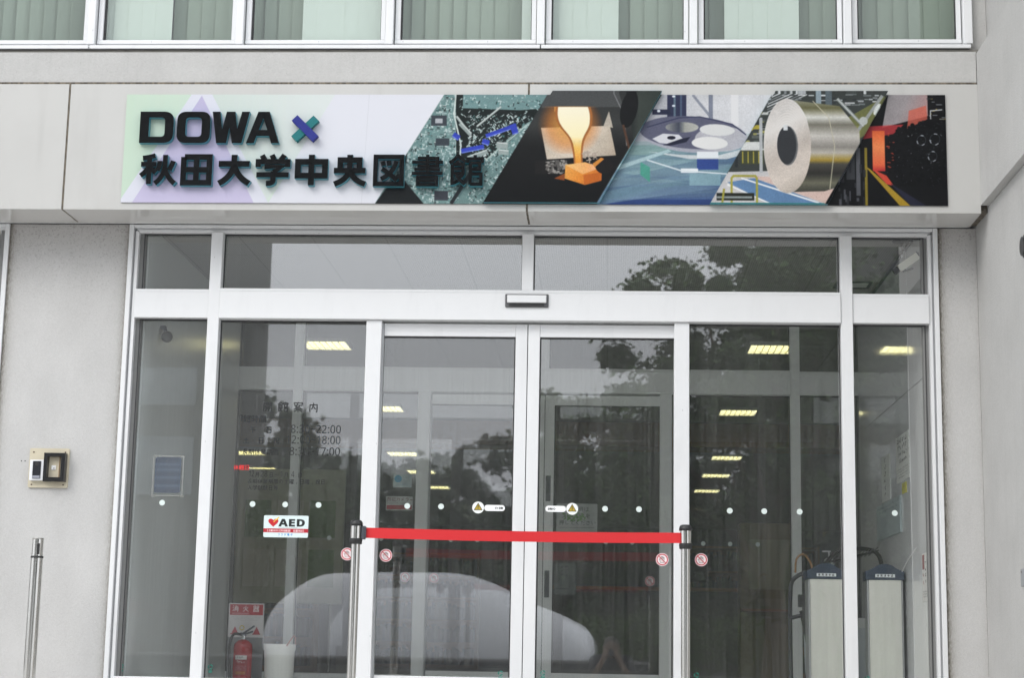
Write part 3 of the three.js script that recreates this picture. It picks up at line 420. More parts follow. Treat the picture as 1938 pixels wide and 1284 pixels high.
// ---------------------------------------------------------------- upper windows and their vertical blinds
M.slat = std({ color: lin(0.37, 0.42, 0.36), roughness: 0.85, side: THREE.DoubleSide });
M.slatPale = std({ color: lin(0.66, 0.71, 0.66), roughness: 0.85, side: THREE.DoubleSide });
{
  reseed(5);
  const posts = [-4.39, -3.50, -2.61, -1.72, -0.83, 0.06, 0.95, 1.84, 2.53];
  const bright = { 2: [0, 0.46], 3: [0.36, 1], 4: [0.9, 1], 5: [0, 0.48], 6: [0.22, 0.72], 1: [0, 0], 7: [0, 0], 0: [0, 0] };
  const order = ['first', 'second', 'third', 'fourth', 'fifth', 'sixth', 'seventh', 'last'];
  const slatG = new THREE.BoxGeometry(0.1, 1.72, 0.003).translate(0, 4.72, 0);
  for (let k = 0; k < posts.length - 1; k++) {
    const a = posts[k] + 0.026, b = Math.min(posts[k + 1] - 0.026, 2.497);
    const who = `${order[k]} upper window from the left above the sign${k === 7 ? ', next to the wing wall' : ''}`;
    const t = thing('upper_window', who + ', white aluminium frame', 'window', [0, 0, 0], { group: 'upper windows over the sign' });
    mesh('bottom_rail', [rbox(a + 0.002, b - 0.002, 3.816, 3.84, 0.2, 0.25, 0.003)], M.frame, t);
    mesh('stile', [rbox(a + 0.003, a + 0.034, 3.8405, 5.58, 0.2, 0.248, 0.003)], M.frame, t);
    mesh('stile', [rbox(b - 0.03, b - 0.003, 3.8405, 5.58, 0.2, 0.248, 0.003)], M.frame, t);
    mesh('gasket', [box(a + 0.0345, a + 0.043, 3.8405, 5.58, 0.205, 0.232), box(b - 0.034, b - 0.0305, 3.8405, 5.58, 0.205, 0.232)], M.gasket, t);
    mesh('track', [box(a - 0.02, b + 0.02, 3.792, 3.8155, 0.14, 0.225)], M.track, t);
    mesh('drain_slot', [box(a + 0.22, a + 0.26, 3.8, 3.806, 0.22, 0.2262), box(b - 0.2, b - 0.16, 3.8, 3.806, 0.22, 0.2262)], M.gasket, t);
    mesh('pane', plane(a + 0.036, b - 0.03, 3.838, 5.57, 0.224), M.paneClear, t);
    const v = thing('vertical_blind', `pale green vertical blind behind the ${who.replace("above the sign", "").replace(", next to the wing wall", "")}`, 'blind', [0, 0, 0], { group: 'vertical blinds in the upper windows' });
    const n = Math.round((b - a) / 0.088);
    for (let i = 0; i < n; i++) {
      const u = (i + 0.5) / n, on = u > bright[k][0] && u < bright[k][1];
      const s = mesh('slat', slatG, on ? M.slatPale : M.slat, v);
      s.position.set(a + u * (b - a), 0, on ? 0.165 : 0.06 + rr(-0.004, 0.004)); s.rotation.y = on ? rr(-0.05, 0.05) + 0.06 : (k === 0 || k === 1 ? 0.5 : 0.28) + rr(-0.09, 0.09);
    }
    mesh('head_rail', [box(a, b, 5.585, 5.61, 0.03, 0.1)], M.white, v);
  }
  const f = thing('window_band_frame', 'white aluminium posts and sill carrying the upper windows', 'window frame');
  for (const p of posts.slice(1)) mesh('post', [rbox(p - (p > 2.5 ? 0.03 : 0.024), p + 0.022, 3.802, 5.6, 0.14, 0.285, 0.004)], M.frame, f);
  for (const [a, b] of [[-7, -2.613], [-2.606, 0.0575], [0.0645, 2.535]]) mesh('sill', [rbox(a, b, 3.766, 3.788, 0.1, 0.31, 0.003), box(a, b, 3.7885, 3.795, 0.1, 0.28)], M.frame, f);
  mesh('head', [box(-7, 2.55, 5.572, 5.6, 0.1, 0.27)], M.frame, f);
  mesh('shade_strip', [box(-7, 2.53, 3.7625, 3.7658, 0.1, 0.3)], M.gasket, f);  // near-black strip painted in for the shade line under the sill
}

// ---------------------------------------------------------------- glazed entrance screens: the outer one and its twin behind the lobby
function screen(name, label, zo, top, inner) {
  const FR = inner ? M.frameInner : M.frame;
  const t = thing(name, label, 'glazed screen', [0, 0, zo]);
  const H = top;
  for (const s of [0, 1]) {
    const X = (a, b) => (s ? [-b - 0.015, -a - 0.015] : [a, b]);
    mesh('jamb', [rbox(...X(-2.391, -2.364), -0.0, H, -0.1, 0, 0.003)], FR, t);
    mesh('jamb_stop', [box(...X(-2.3515, -2.334), 0, H - 0.04, -0.1, -0.014), box(...X(-2.3635, -2.352), 0, H - 0.03, -0.1, -0.04)], FR, t);
    mesh('glazing_channel', [box(...X(-2.3335, -2.302), 0.12, H - 0.04, -0.1, -0.05)], M.channel, t);
  }
  mesh('head', [rbox(-2.363, 2.348, H - 0.02, H - 0.001, -0.1, -0.002, 0.002), box(-2.351, 2.336, H - 0.03, H - 0.0205, -0.1, -0.03)], FR, t);
  mesh('head_stop', [box(-2.333, 2.318, H - 0.048, H - 0.0305, -0.1, -0.016)], FR, t);
  for (const [a, b, y0] of [[-1.890, -1.821, 0], [-0.04, 0.028, 2.386], [1.810, 1.879, 0]]) mesh('mullion', [rbox(a, b, y0, H - 0.0485, -0.115, 0.012, 0.004)], FR, t);
  for (const [a, b] of [[-0.947, -0.856], [0.852, 0.939]]) mesh('door_jamb', [rbox(a, b, 0, 2.2035, -0.115, 0.006, 0.004)], FR, t);
  mesh('operator_cover', [rbox(-1.8205, 1.8095, 2.204, 2.368, -0.115, 0.024, 0.004)], FR, t);
  mesh('transom_cap', [rbox(-1.8205, 1.8095, 2.3685, 2.386, -0.115, 0.018, 0.003)], FR, t);
  for (const [a, b] of [[-2.3335, -1.8905], [1.8795, 2.318]]) { mesh('transom', [rbox(a, b, 2.209, 2.366, -0.1, 0.0, 0.003)], FR, t); mesh('transom_cap', [rbox(a, b, 2.3665, 2.383, -0.1, -0.004, 0.002)], FR, t); }
  for (const [a, b] of [[-2.3335, -1.8905], [-1.8205, -0.9475], [0.9395, 1.8095], [1.8795, 2.318]]) mesh('bottom_rail', [rbox(a, b, 0, 0.122, -0.11, -0.002, 0.003)], FR, t);
  const fixed = [[-2.31, -1.8885, 0.12, 2.211], [-1.8225, -0.945, 0.12, 2.206], [0.937, 1.812, 0.12, 2.206], [1.877, 2.303, 0.12, 2.211], [-2.31, -1.8885, 2.381, H - 0.045], [-1.8225, -0.0385, 2.384, H - 0.045], [0.0265, 1.812, 2.384, H - 0.045], [1.877, 2.303, 2.381, H - 0.045]];
  for (const [a, b, y0, y1] of fixed) {
    mesh('pane', plane(a, b, y0, y1, -0.07), inner ? M.paneInner : y0 < 1 ? M.paneLow : M.pane, t);
    if (!inner && y0 < 1) mesh('dust_film', metreUV(plane(a + 0.007, b - 0.007, y0 + 0.002, y1 - 0.012, -0.0685)), M.film, t);
    const w = 0.006;
    mesh('gasket', [box(a, b, y1 - w - 0.004, y1, -0.066, -0.045), box(a + 0.001, a + w, y0, y1 - w - 0.0045, -0.066, -0.045), box(b - w, b - 0.001, y0, y1 - w - 0.0045, -0.066, -0.045)], M.gasket, t);
  }
  return t;
}
function slidingDoor(name, label, zo, s) {   // s = -1 left leaf, 1 right leaf
  const t = thing(name, label, 'sliding door', [0, 0, zo]);
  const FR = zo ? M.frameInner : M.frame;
  const X = (a, b) => (s < 0 ? [-b, -a] : [a, b]);
  mesh('meeting_stile', [rbox(...X(0.0022, 0.071), 0.02, 2.192, -0.078, -0.034, 0.003)], FR, t);
  mesh('jamb_stile', [rbox(...X(s < 0 ? 0.845 : 0.856, 0.92), 0.02, 2.192, -0.078, -0.034, 0.003)], M.track, t);
  mesh('top_rail', [rbox(...X(0.0715, s < 0 ? 0.8445 : 0.8555), 2.117, 2.192, -0.076, -0.036, 0.003), box(...X(0.0715, 0.8445), 2.146, 2.149, -0.0359, -0.0345)], FR, t);
  mesh('bottom_rail', [rbox(...X(0.0715, s < 0 ? 0.8445 : 0.8555), 0.02, 0.155, -0.076, -0.036, 0.003)], FR, t);
  mesh('pane', plane(...X(0.069, 0.858), 0.15, 2.12, -0.056), zo ? M.paneInner : M.paneLow, t);
  if (!zo) mesh('dust_film', metreUV(plane(...X(0.0795, s < 0 ? 0.844 : 0.855), 0.157, 2.107, -0.0545)), M.film, t);
  mesh('gasket', [box(...X(0.0722, 0.8555), 2.109, 2.1165, -0.062, -0.046), box(...X(0.0715, 0.0785), 0.156, 2.1085, -0.062, -0.046)], M.gasket, t);
  mesh('brush_seal', [box(...X(0.0005, 0.0018), 0.03, 2.19, -0.07, -0.042)], M.gasket, t);
  return t;
}
screen('entrance_screen', 'white aluminium framed glazed entrance screen at the front', 0, 2.776);
slidingDoor('sliding_door', 'left leaf of the front automatic glass door', 0, -1);
slidingDoor('sliding_door', 'right leaf of the front automatic glass door', 0, 1);
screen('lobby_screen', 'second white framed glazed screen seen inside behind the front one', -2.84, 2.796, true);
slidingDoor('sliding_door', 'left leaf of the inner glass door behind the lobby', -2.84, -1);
{
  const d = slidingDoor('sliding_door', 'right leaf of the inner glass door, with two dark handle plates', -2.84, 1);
  for (const [y0, y1] of [[1.40, 1.588], [0.697, 0.892]]) mesh('handle_plate', [rbox(0.014, 0.05, y0, y1, -0.0338, -0.024, 0.004)], std({ color: lin(0.1, 0.11, 0.115), roughness: 0.4, metalness: 0.5 }), d);
}
{
  const t = thing('door_sensor', 'small door sensor in a grey housing on the transom over the doors', 'sensor');
  mesh('housing', [rbox(-0.133, 0.12, 2.281, 2.36, 0.0245, 0.036, 0.006, 3)], std({ color: lin(0.09, 0.09, 0.095), roughness: 0.5 }), t);
  mesh('cover', [rbox(-0.121, 0.108, 2.305, 2.351, 0.0362, 0.052, 0.005, 3)], M.frame, t);
  mesh('lens', [box(-0.108, 0.095, 2.287, 2.303, 0.0362, 0.041)], M.black, t);
}
{ // neighbouring window at the left edge
  const t = thing('side_window', 'tall white framed window at the left end of the render wall', 'window');
  mesh('jamb', [rbox(-3.147, -3.1185, 0, 2.776, -0.1, 0, 0.003)], M.frame, t);
  mesh('jamb_stop', [box(-3.172, -3.1475, 0, 2.74, -0.1, -0.016)], M.channel, t);
  mesh('head', [rbox(-4.4, -3.1475, 2.756, 2.775, -0.1, -0.002, 0.002), box(-4.4, -3.1475, 2.735, 2.7535, -0.1, -0.016)], M.frame, t);
  mesh('transom', [rbox(-4.4, -3.1725, 2.209, 2.383, -0.1, 0, 0.003)], M.frame, t);
  mesh('bottom_rail', [rbox(-4.4, -3.1725, 0, 0.122, -0.1, 0, 0.003)], M.frame, t);
  mesh('jamb', [rbox(-4.43, -4.401, 0, 2.776, -0.1, 0, 0.003)], M.frame, t);
  mesh('pane', plane(-4.4, -3.17, 2.38, 2.737, -0.07), M.pane, t); mesh('pane', plane(-4.4, -3.17, 0.12, 2.212, -0.07), M.pane, t);
  struct('wall_far_left', [box(-7, -4.431, -0.2, 2.776, -0.25, -0.012)], M.stucco, 'render wall further left');
  struct('partition', [box(-9, -2.392, 0, 2.8, -2.95, -2.85)], M.interior, 'inside partition behind the left window');
}
// ---------------------------------------------------------------- vinyl lettering on the glass: opening hours
{
  const t = thing('opening_hours_notice', 'opening hours in black and red vinyl lettering on the left fixed pane', 'notice', [0, 0, -0.0668]);
  const ink = std({ color: lin(0.012, 0.014, 0.014), roughness: 0.5, side: THREE.DoubleSide }), red = std({ color: lin(0.7, 0.03, 0.03), roughness: 0.5, side: THREE.DoubleSide });
  const textLine = (m, ...g) => { for (const e of g) for (const k of Array.isArray(e) ? e : [[e]]) if (k.length) mesh('letter', k, m, t); };
  const row = (s, x, y, size, pitch, lw) => [...s].map((ch, i) => flatGlyph(ch, x + i * pitch, y - size / 2, size, lw));
  textLine(ink, row('開館案内', -1.556, 1.693, 0.062, 0.0906, 0.0062));
  textLine(ink, row('❘館時間', -1.712, 1.621, 0.043, 0.0462, 0.0052));
  textLine(ink, row('平', -1.626, 1.556, 0.04, 0.04, 0.0042), row('日', -1.53, 1.556, 0.04, 0.04, 0.0042), row('：', -1.44, 1.556, 0.04, 0.04, 0.005), flatLatin('8:30~22:00', -1.381, 1.540, 0.034, 0.294));
  textLine(ink, row('土・日・祝：', -1.664, 1.493, 0.04, 0.0445, 0.0042), flatLatin('12:00~18:00', -1.404, 1.477, 0.034, 0.317));
  textLine(ink, row('長期休業期間：', -1.664, 1.425, 0.036, 0.0358, 0.0036), flatLatin('8:30~17:00', -1.384, 1.409, 0.034, 0.296));
  textLine(red, row('休館日', -1.71, 1.333, 0.031, 0.0325, 0.0036));
  textLine(ink, flatLatin('12', -1.617, 1.28, 0.025, 0.03), row('月', -1.583, 1.292, 0.028, 0.03, 0.003), flatLatin('28', -1.549, 1.28, 0.025, 0.04), row('日〜', -1.5, 1.292, 0.028, 0.031, 0.003), flatLatin('1', -1.432, 1.28, 0.025, 0.01), row('月', -1.412, 1.292, 0.028, 0.03, 0.003), flatLatin('4', -1.368, 1.28, 0.025, 0.018), row('日', -1.33, 1.292, 0.028, 0.03, 0.003));
  textLine(ink, row('長期休業期間の土曜、日曜、祝日', -1.625, 1.254, 0.0285, 0.0307, 0.003));
  textLine(ink, row('入学試験日等', -1.623, 1.216, 0.0285, 0.0305, 0.003));
}
// ---------------------------------------------------------------- stickers
const disc = (r, x, y, z, d = 0.0016) => new THREE.CylinderGeometry(r, r, d, 36).rotateX(Math.PI / 2).translate(x, y, z);
const faceUV = (g, x0, x1, y0, y1) => { const p = g.attributes.position, uv = g.attributes.uv; for (let i = 0; i < p.count; i++) uv.setXY(i, (p.getX(i) - x0) / (x1 - x0), (p.getY(i) - y0) / (y1 - y0)); return g; };
const GZ = -0.0658;   // just in front of the fixed panes
{
  const dotM = std({ color: lin(0.66, 0.74, 0.71), roughness: 0.55 });
  const dots = [[-2.121, 'on the left side pane under the blue sheet'], [-1.588, 'left one of three above the heart sign'], [-1.396, 'middle one of three above the heart sign'], [-1.201, 'right one of three above the heart sign'], [-0.682, 'next to the jamb on the left door leaf'], [-0.486, 'nearer the warning sticker on the left door leaf'], [0.46, 'next to the warning sticker on the right door leaf'], [0.654, 'nearer the jamb on the right door leaf'], [1.173, 'left one of three on the right fixed pane'], [1.369, 'middle one of three on the right fixed pane'], [1.57, 'right one of three on the right fixed pane'], [2.108, 'on the right side pane in front of the wall board']];
  for (const [zo, where] of [[0, 'front'], [-2.84, 'inner']]) for (const [x, txt] of dots) {
    if (zo && (x < -2 || x > 2.0)) continue;
    const door = Math.abs(x) < 0.85;
    solo('safety_dot', disc(0.0165, x, 1.12 - (zo ? 0.012 : 0), zo + (door ? -0.0525 : GZ)), dotM, zo ? `pale dot on the inner glass, ${txt.replace(" on the left door leaf", "").replace(" on the right door leaf", "")}` : `pale round safety dot ${txt}`, 'sticker', { group: `${where} glass safety dots` });
  }
  const hand = canvas(256, 256), c = hand.getContext('2d');
  c.fillStyle = '#e8cfd2'; c.fillRect(0, 0, 256, 256); c.beginPath(); c.arc(128, 128, 104, 0, 7); c.lineWidth = 20; c.strokeStyle = '#b3202f'; c.stroke();
  c.beginPath(); c.arc(128, 128, 92, 0, 7); c.fillStyle = '#e6dadb'; c.fill();
  c.lineWidth = 7; c.strokeStyle = '#4a4444'; c.lineJoin = 'round'; c.beginPath(); [[92, 190], [84, 150], [62, 122], [70, 112], [92, 128], [88, 84], [100, 80], [108, 116], [108, 66], [122, 64], [126, 112], [134, 66], [148, 70], [146, 116], [158, 84], [170, 90], [166, 150], [156, 192]].forEach(([x, y], i) => c[i ? 'lineTo' : 'moveTo'](x, y)); c.closePath(); c.fillStyle = '#d8cccb'; c.fill(); c.stroke();
  c.lineWidth = 17; c.strokeStyle = '#b3202f'; c.beginPath(); c.moveTo(56, 56); c.lineTo(200, 200); c.stroke();
  const handM = std({ map: ctex(hand), roughness: 0.4 });
  for (const [x, y, zo, dz, txt] of [[-1.024, 0.839, 0, GZ, 'on the left fixed pane beside the stanchion post'], [-0.797, 0.834, 0, -0.0525, 'low on the left front door leaf'], [0.788, 0.835, 0, -0.0525, 'low on the right front door leaf'], [1.01, 0.838, 0, GZ, 'on the right fixed pane beside the stanchion post'], [-1.014, 0.829, -2.84, GZ, 'on the inner fixed pane, left of the inner jamb'], [-0.799, 0.825, -2.84, -0.0525, 'on the left inner door leaf'], [0.784, 0.828, -2.84, -0.0525, 'on the right inner door leaf'], [1.01, 0.828, -2.84, GZ, 'on the inner fixed pane, right of the inner jamb']])
    solo('hand_sticker', faceUV(disc(0.0365, x, y, zo + dz), x - 0.0365, x + 0.0365, y - 0.0365, y + 0.0365), handM, `round red no-touch hand sticker ${txt}`, 'sticker', { group: 'no-touch hand stickers' });
  const warn = canvas(256, 256), w = warn.getContext('2d'); w.fillStyle = '#eef1ef'; w.fillRect(0, 0, 256, 256);
  w.beginPath(); w.moveTo(128, 34); w.lineTo(214, 180); w.lineTo(42, 180); w.closePath(); w.lineJoin = 'round'; w.lineWidth = 14; w.strokeStyle = '#2b2b26'; w.fillStyle = '#b39a2a'; w.fill(); w.stroke(); w.fillStyle = '#26261f'; w.fillRect(119, 76, 18, 60); w.fillRect(119, 146, 18, 18); w.fillStyle = '#c9cdcb'; w.fillRect(80, 204, 96, 8);
  const warnM = std({ map: ctex(warn), roughness: 0.4 });
  const arrow = (flip) => { const k = canvas(512, 150), a = k.getContext('2d'); a.fillStyle = '#f0f2f2'; a.fillRect(0, 0, 512, 150); a.strokeStyle = '#1e2222'; a.lineJoin = 'miter'; a.lineWidth = 12; const s = flip ? -1 : 1, X = (x) => (flip ? 512 - x : x); a.beginPath(); a.moveTo(X(300), 44); a.lineTo(X(266), 76); a.lineTo(X(300), 108); a.stroke(); a.beginPath(); a.moveTo(X(324), 60); a.lineTo(X(306), 76); a.lineTo(X(324), 92); a.closePath(); a.stroke(); a.lineCap = 'butt'; ctext(a, '自動', flip ? 60 : 352, 46, 58, 9, 56); a.fillStyle = '#cfd4d3'; a.fillRect(X(90) - (flip ? 60 : 0), 72, 60, 8); return std({ map: ctex(k), roughness: 0.4 }); };
  for (const s of [-1, 1]) {
    const side = s < 0 ? 'left' : 'right', wx = s * 0.271;
    solo('warning_sticker', faceUV(disc(0.034, wx, 1.117, -0.0525), wx - 0.034, wx + 0.034, 1.083, 1.151), warnM, `white round sticker with yellow warning triangle on the ${side} door leaf`, 'sticker', { group: 'warning triangle stickers on the doors' });
    const ax = s * 0.176, sh = new THREE.Shape(); sh.moveTo(-0.042, -0.0175); sh.lineTo(0.042, -0.0175); sh.absarc(0.042, 0, 0.0175, -Math.PI / 2, Math.PI / 2); sh.lineTo(-0.042, 0.0175); sh.absarc(-0.042, 0, 0.0175, Math.PI / 2, Math.PI * 1.5);
    solo('arrow_sticker', faceUV(new THREE.ExtrudeGeometry(sh, { depth: 0.0016, bevelEnabled: false }).translate(ax, 1.1155, -0.0533), ax - 0.06, ax + 0.06, 1.098, 1.133), arrow(s > 0), `white pill shaped automatic door sticker with arrow on the ${side} leaf`, 'sticker', { group: 'automatic door arrow stickers' });
  }
  const gm = std({ color: lin(0.01, 0.26, 0.19), roughness: 0.5, side: THREE.DoubleSide });
  for (const [x, y, dz, txt] of [[-2.308, 0.178, GZ, 'left side pane'], [-1.79, 0.183, GZ, 'left fixed pane'], [-0.124, 0.18, -0.054, 'left door leaf'], [0.117, 0.186, -0.054, 'right door leaf'], [0.983, 0.19, GZ, 'right fixed pane'], [1.936, 0.19, GZ, 'right side pane']]) {
    const parts = []; for (let k = 0; k < 3; k++) { const r = new THREE.RingGeometry(0.009, 0.0145, 10, 1, k * 2.09 + 0.2, 1.5); parts.push(r); } parts.push(new THREE.PlaneGeometry(0.024, 0.006).translate(0, -0.023, 0), new THREE.PlaneGeometry(0.02, 0.004).translate(0, -0.031, 0));
    solo('glass_mark', mergeGeometries(parts.map((g) => g.toNonIndexed())).translate(x, y, dz), gm, `tiny green round glass mark at the bottom corner of the ${txt}`, 'sticker', { group: 'green marks on the panes' });
  }
}
const roundRect = (x0, x1, y0, y1, r, d, z) => { const s = new THREE.Shape(); s.moveTo(x0 + r, y0); s.lineTo(x1 - r, y0); s.quadraticCurveTo(x1, y0, x1, y0 + r); s.lineTo(x1, y1 - r); s.quadraticCurveTo(x1, y1, x1 - r, y1); s.lineTo(x0 + r, y1); s.quadraticCurveTo(x0, y1, x0, y1 - r); s.lineTo(x0, y0 + r); s.quadraticCurveTo(x0, y0, x0 + r, y0); return faceUV(new THREE.ExtrudeGeometry(s, { depth: d, bevelEnabled: false, curveSegments: 6 }).translate(0, 0, z), x0, x1, y0, y1); };
{ // heart sign
  const k = canvas(1024, 512), c = k.getContext('2d'); c.fillStyle = '#d6e4e4'; c.fillRect(0, 0, 1024, 512);
  c.fillStyle = '#b01f2c'; c.fillRect(0, 306, 1024, 92);
  c.beginPath(); c.moveTo(220, 270); c.bezierCurveTo(160, 210, 96, 170, 104, 120); c.bezierCurveTo(112, 70, 190, 66, 220, 116); c.bezierCurveTo(250, 66, 330, 70, 336, 120); c.bezierCurveTo(342, 170, 276, 214, 220, 270); c.fillStyle = '#c21f2a'; c.fill();
  c.fillStyle = '#eecb52'; c.beginPath(); [[214, 158], [250, 118], [246, 108], [306, 62], [330, 40], [352, 34], [346, 60], [322, 84], [300, 110], [276, 112], [236, 160]].forEach(([x, y], i) => c[i ? 'lineTo' : 'moveTo'](x, y)); c.closePath(); c.fill();
  c.save(); c.scale(1.35, 1); c.fillStyle = '#0e1413'; c.font = 'bold 226px sans-serif'; c.lineWidth = 12; c.strokeStyle = '#0e1413'; c.lineJoin = 'miter'; let x = 258; for (const ch of 'AED') { c.fillText(ch, x, 250); c.strokeText(ch, x, 250); x += c.measureText(ch).width + 8; } c.restore();
  c.fillStyle = '#4a5252'; c.font = '30px sans-serif'; c.fillText('Automated External Defibrillator', 342, 288, 560);
  c.strokeStyle = '#f3dfe0'; c.lineCap = 'butt'; ctext(c, '自動体外式除細動器', 116, 326, 56, 5, 56); ctext(c, '設置施設', 680, 326, 56, 5, 56); c.lineWidth = 6; c.strokeRect(92, 322, 1, 62); c.strokeRect(920, 322, 1, 62);
  c.strokeStyle = '#3f8ccb'; ctext(c, 'フクダ電子', 330, 418, 56, 8, 72);
  solo('aed_sign', roundRect(-1.517, -1.256, 0.929, 1.056, 0.009, 0.0016, GZ), std({ map: ctex(k), roughness: 0.35 }), 'white AED sticker with red heart and red band on the left fixed pane', 'sign');
}
{ // faded blue sheet in a clear sleeve
  const k = pix(256, 340, (i, j) => { const v = j / 340, n = fbm(i / 5, j / 22, 3, 0, 3), band = [0.2, 0.35, 0.57, 0.8].reduce((a, b) => a + Math.exp(-(((v - b) / 0.045) ** 2)), 0) * (0.35 + 0.8 * n), f = Math.min(1, band); return [20 + 46 * f, 38 + 46 * f, 66 + 38 * f]; });
  const t = thing('poster_sleeve', 'faded blue poster in a taped clear sleeve on the left side pane', 'poster');
  mesh('sheet', [roundRect(-2.176, -2.021, 1.178, 1.388, 0.016, 0.001, -0.074)], std({ map: ctex(k), roughness: 0.5 }), t);
  mesh('sleeve', [box(-2.189, -2.183, 1.16, 1.398, -0.0755, -0.0735), box(-2.012, -2.006, 1.16, 1.398, -0.0755, -0.0735), box(-2.1825, -2.0125, 1.392, 1.398, -0.0755, -0.0735), box(-2.1825, -2.0125, 1.16, 1.166, -0.0755, -0.0735)], std({ color: lin(0.3, 0.3, 0.285), roughness: 0.3 }), t);
  for (const [x, y] of [[-2.184, 1.392], [-2.028, 1.392], [-2.19, 1.158], [-2.024, 1.158]]) mesh('tape', [box(x, x + 0.026, y - 0.004, y + 0.009, -0.0732, -0.0722)], std({ color: lin(0.25, 0.25, 0.23), roughness: 0.4 }), t);
}
// ---------------------------------------------------------------- intercom on the left wall
{
  const t = thing('intercom', 'intercom with white camera unit and black framed box on a beige plate', 'intercom');
  const beige = std({ map: ctex(pix(256, 256, (i, j) => { const v = 10 * (fbm(i / 30, j / 30, 4, 0, 4) - 0.5); return [196 + v, 187 + v, 164 + v]; })), roughness: 0.5 });
  mesh('back_plate', [roundRect(-2.902, -2.668, 1.193, 1.423, 0.01, 0.014, -0.0115)], beige, t);
  for (const [x, y] of [[-2.878, 1.4], [-2.69, 1.4], [-2.88, 1.21], [-2.692, 1.21]]) mesh('screw', [disc(0.0045, x, y, 0.004, 0.004)], std({ color: lin(0.08, 0.05, 0.03), roughness: 0.6 }), t);
  const u = mesh('camera_unit', [rbox(-2.887, -2.803, 1.232, 1.352, 0.003, 0.035, 0.003)], std({ color: lin(0.74, 0.75, 0.77), roughness: 0.4 }), t);
  mesh('black_face', [rbox(-2.868, -2.82, 1.242, 1.344, 0.0352, 0.04, 0.002)], std({ color: lin(0.018, 0.019, 0.024), roughness: 0.18 }), u);
  mesh('lens', [disc(0.011, -2.8435, 1.327, 0.0415, 0.003)], M.black, u); mesh('call_button', [rbox(-2.866, -2.822, 1.244, 1.259, 0.0402, 0.043, 0.001)], std({ color: lin(0.28, 0.29, 0.34), roughness: 0.35 }), u);
  const b = mesh('box_frame', [box(-2.801, -2.781, 1.226, 1.392, 0.003, 0.05), box(-2.699, -2.677, 1.226, 1.392, 0.003, 0.05), box(-2.7805, -2.6995, 1.372, 1.392, 0.003, 0.05), box(-2.7805, -2.6995, 1.226, 1.25, 0.003, 0.05)], std({ color: lin(0.012), roughness: 0.22 }), t);
  mesh('inner_plate', [box(-2.7805, -2.6995, 1.2505, 1.3715, 0.003, 0.012)], beige, b); mesh('hinge_bar', [box(-2.718, -2.7155, 1.2505, 1.3715, 0.0122, 0.02)], M.wood, b); mesh('switch', [rbox(-2.764, -2.738, 1.296, 1.322, 0.0122, 0.018, 0.002)], M.white, b); mesh('key_hole', [disc(0.0035, -2.748, 1.305, 0.0185, 0.002)], M.gasket, b);
  for (const x of [-2.954, -2.932]) solo('anchor_hole', disc(0.0035, x, 1.349, -0.0112, 0.002), M.gasket, x < -2.94 ? 'tiny dark drill hole, outer one of two left of the intercom' : 'tiny dark drill hole, inner one of two left of the intercom', 'hole', { group: 'drill holes by the intercom' });
}
// ---------------------------------------------------------------- barrier: two stanchions, red belt, steel bollard
const brushed = phys({ color: lin(0.6, 0.585, 0.55), metalness: 1, roughness: 0.22, roughnessMap: ctex(pix(256, 64, (i, j) => 215 + 40 * (vnoise(i / 1.5, j / 3, 6, 0) - 0.5)), false, [1, 3]) });
function stanchion(x, z, label) {
  const t = thing('belt_stanchion', label, 'stanchion', [x, 0, z], { group: 'stanchions of the belt barrier' });
  mesh('base', lathe([[0.001, 0], [0.17, 0], [0.172, 0.012], [0.16, 0.022], [0.06, 0.05], [0.03, 0.065], [0.001, 0.066]]), M.steel, t);
  mesh('pole', [cyl(0.0235, 0.0235, 0.79, 0, 0.06, 0, 40)], brushed, t);
  mesh('head', [cyl(0.0285, 0.0285, 0.066, 0, 0.872, 0, 40)], brushed, t);
  mesh('collar', lathe([[0.02, 0.843], [0.0315, 0.843], [0.033, 0.847], [0.033, 0.856], [0.0345, 0.859], [0.0345, 0.869], [0.033, 0.8725], [0.02, 0.8725]]), M.black, t);
  mesh('cap', lathe([[0.001, 0.969], [0.02, 0.969], [0.027, 0.966], [0.0325, 0.958], [0.0345, 0.948], [0.0345, 0.938], [0.02, 0.9375]]), M.black, t);
  return t;
}
{
  const L = stanchion(-0.843, 0.85, 'brushed steel stanchion left of the doors holding the red belt');
  stanchion(0.882, 0.85, 'brushed steel stanchion right of the doors that the red belt ends at');
  mesh('belt_clip', [rbox(0.029, 0.05, 0.868, 0.938, -0.012, 0.012, 0.003), box(0.0505, 0.054, 0.876, 0.932, -0.02, 0.02)], M.greyPlastic, L);
  const g = new THREE.BoxGeometry(1, 0.054, 0.0022, 60, 4, 1), p = g.attributes.position;
  for (let i = 0; i < p.count; i++) { const u = p.getX(i) + 0.5, s = 4 * u * (1 - u); p.setXYZ(i, 0.052 + u * 1.645, p.getY(i) + 0.903 - 0.0025 * u - 0.006 * s, p.getZ(i) + 0.002 * Math.sin(u * 9) + p.getY(i) * 0.12 * s); }
  g.computeVertexNormals(); metreUV(g);
  mesh('belt', g, std({ color: lin(0.6, 0.012, 0.017), roughness: 0.7, bumpMap: ctex(pix(64, 64, (i, j) => 128 + 60 * Math.sin(i * 0.8) * Math.sin(j * 0.8)), false, [60, 60]), bumpScale: 0.0004 }), L);
}
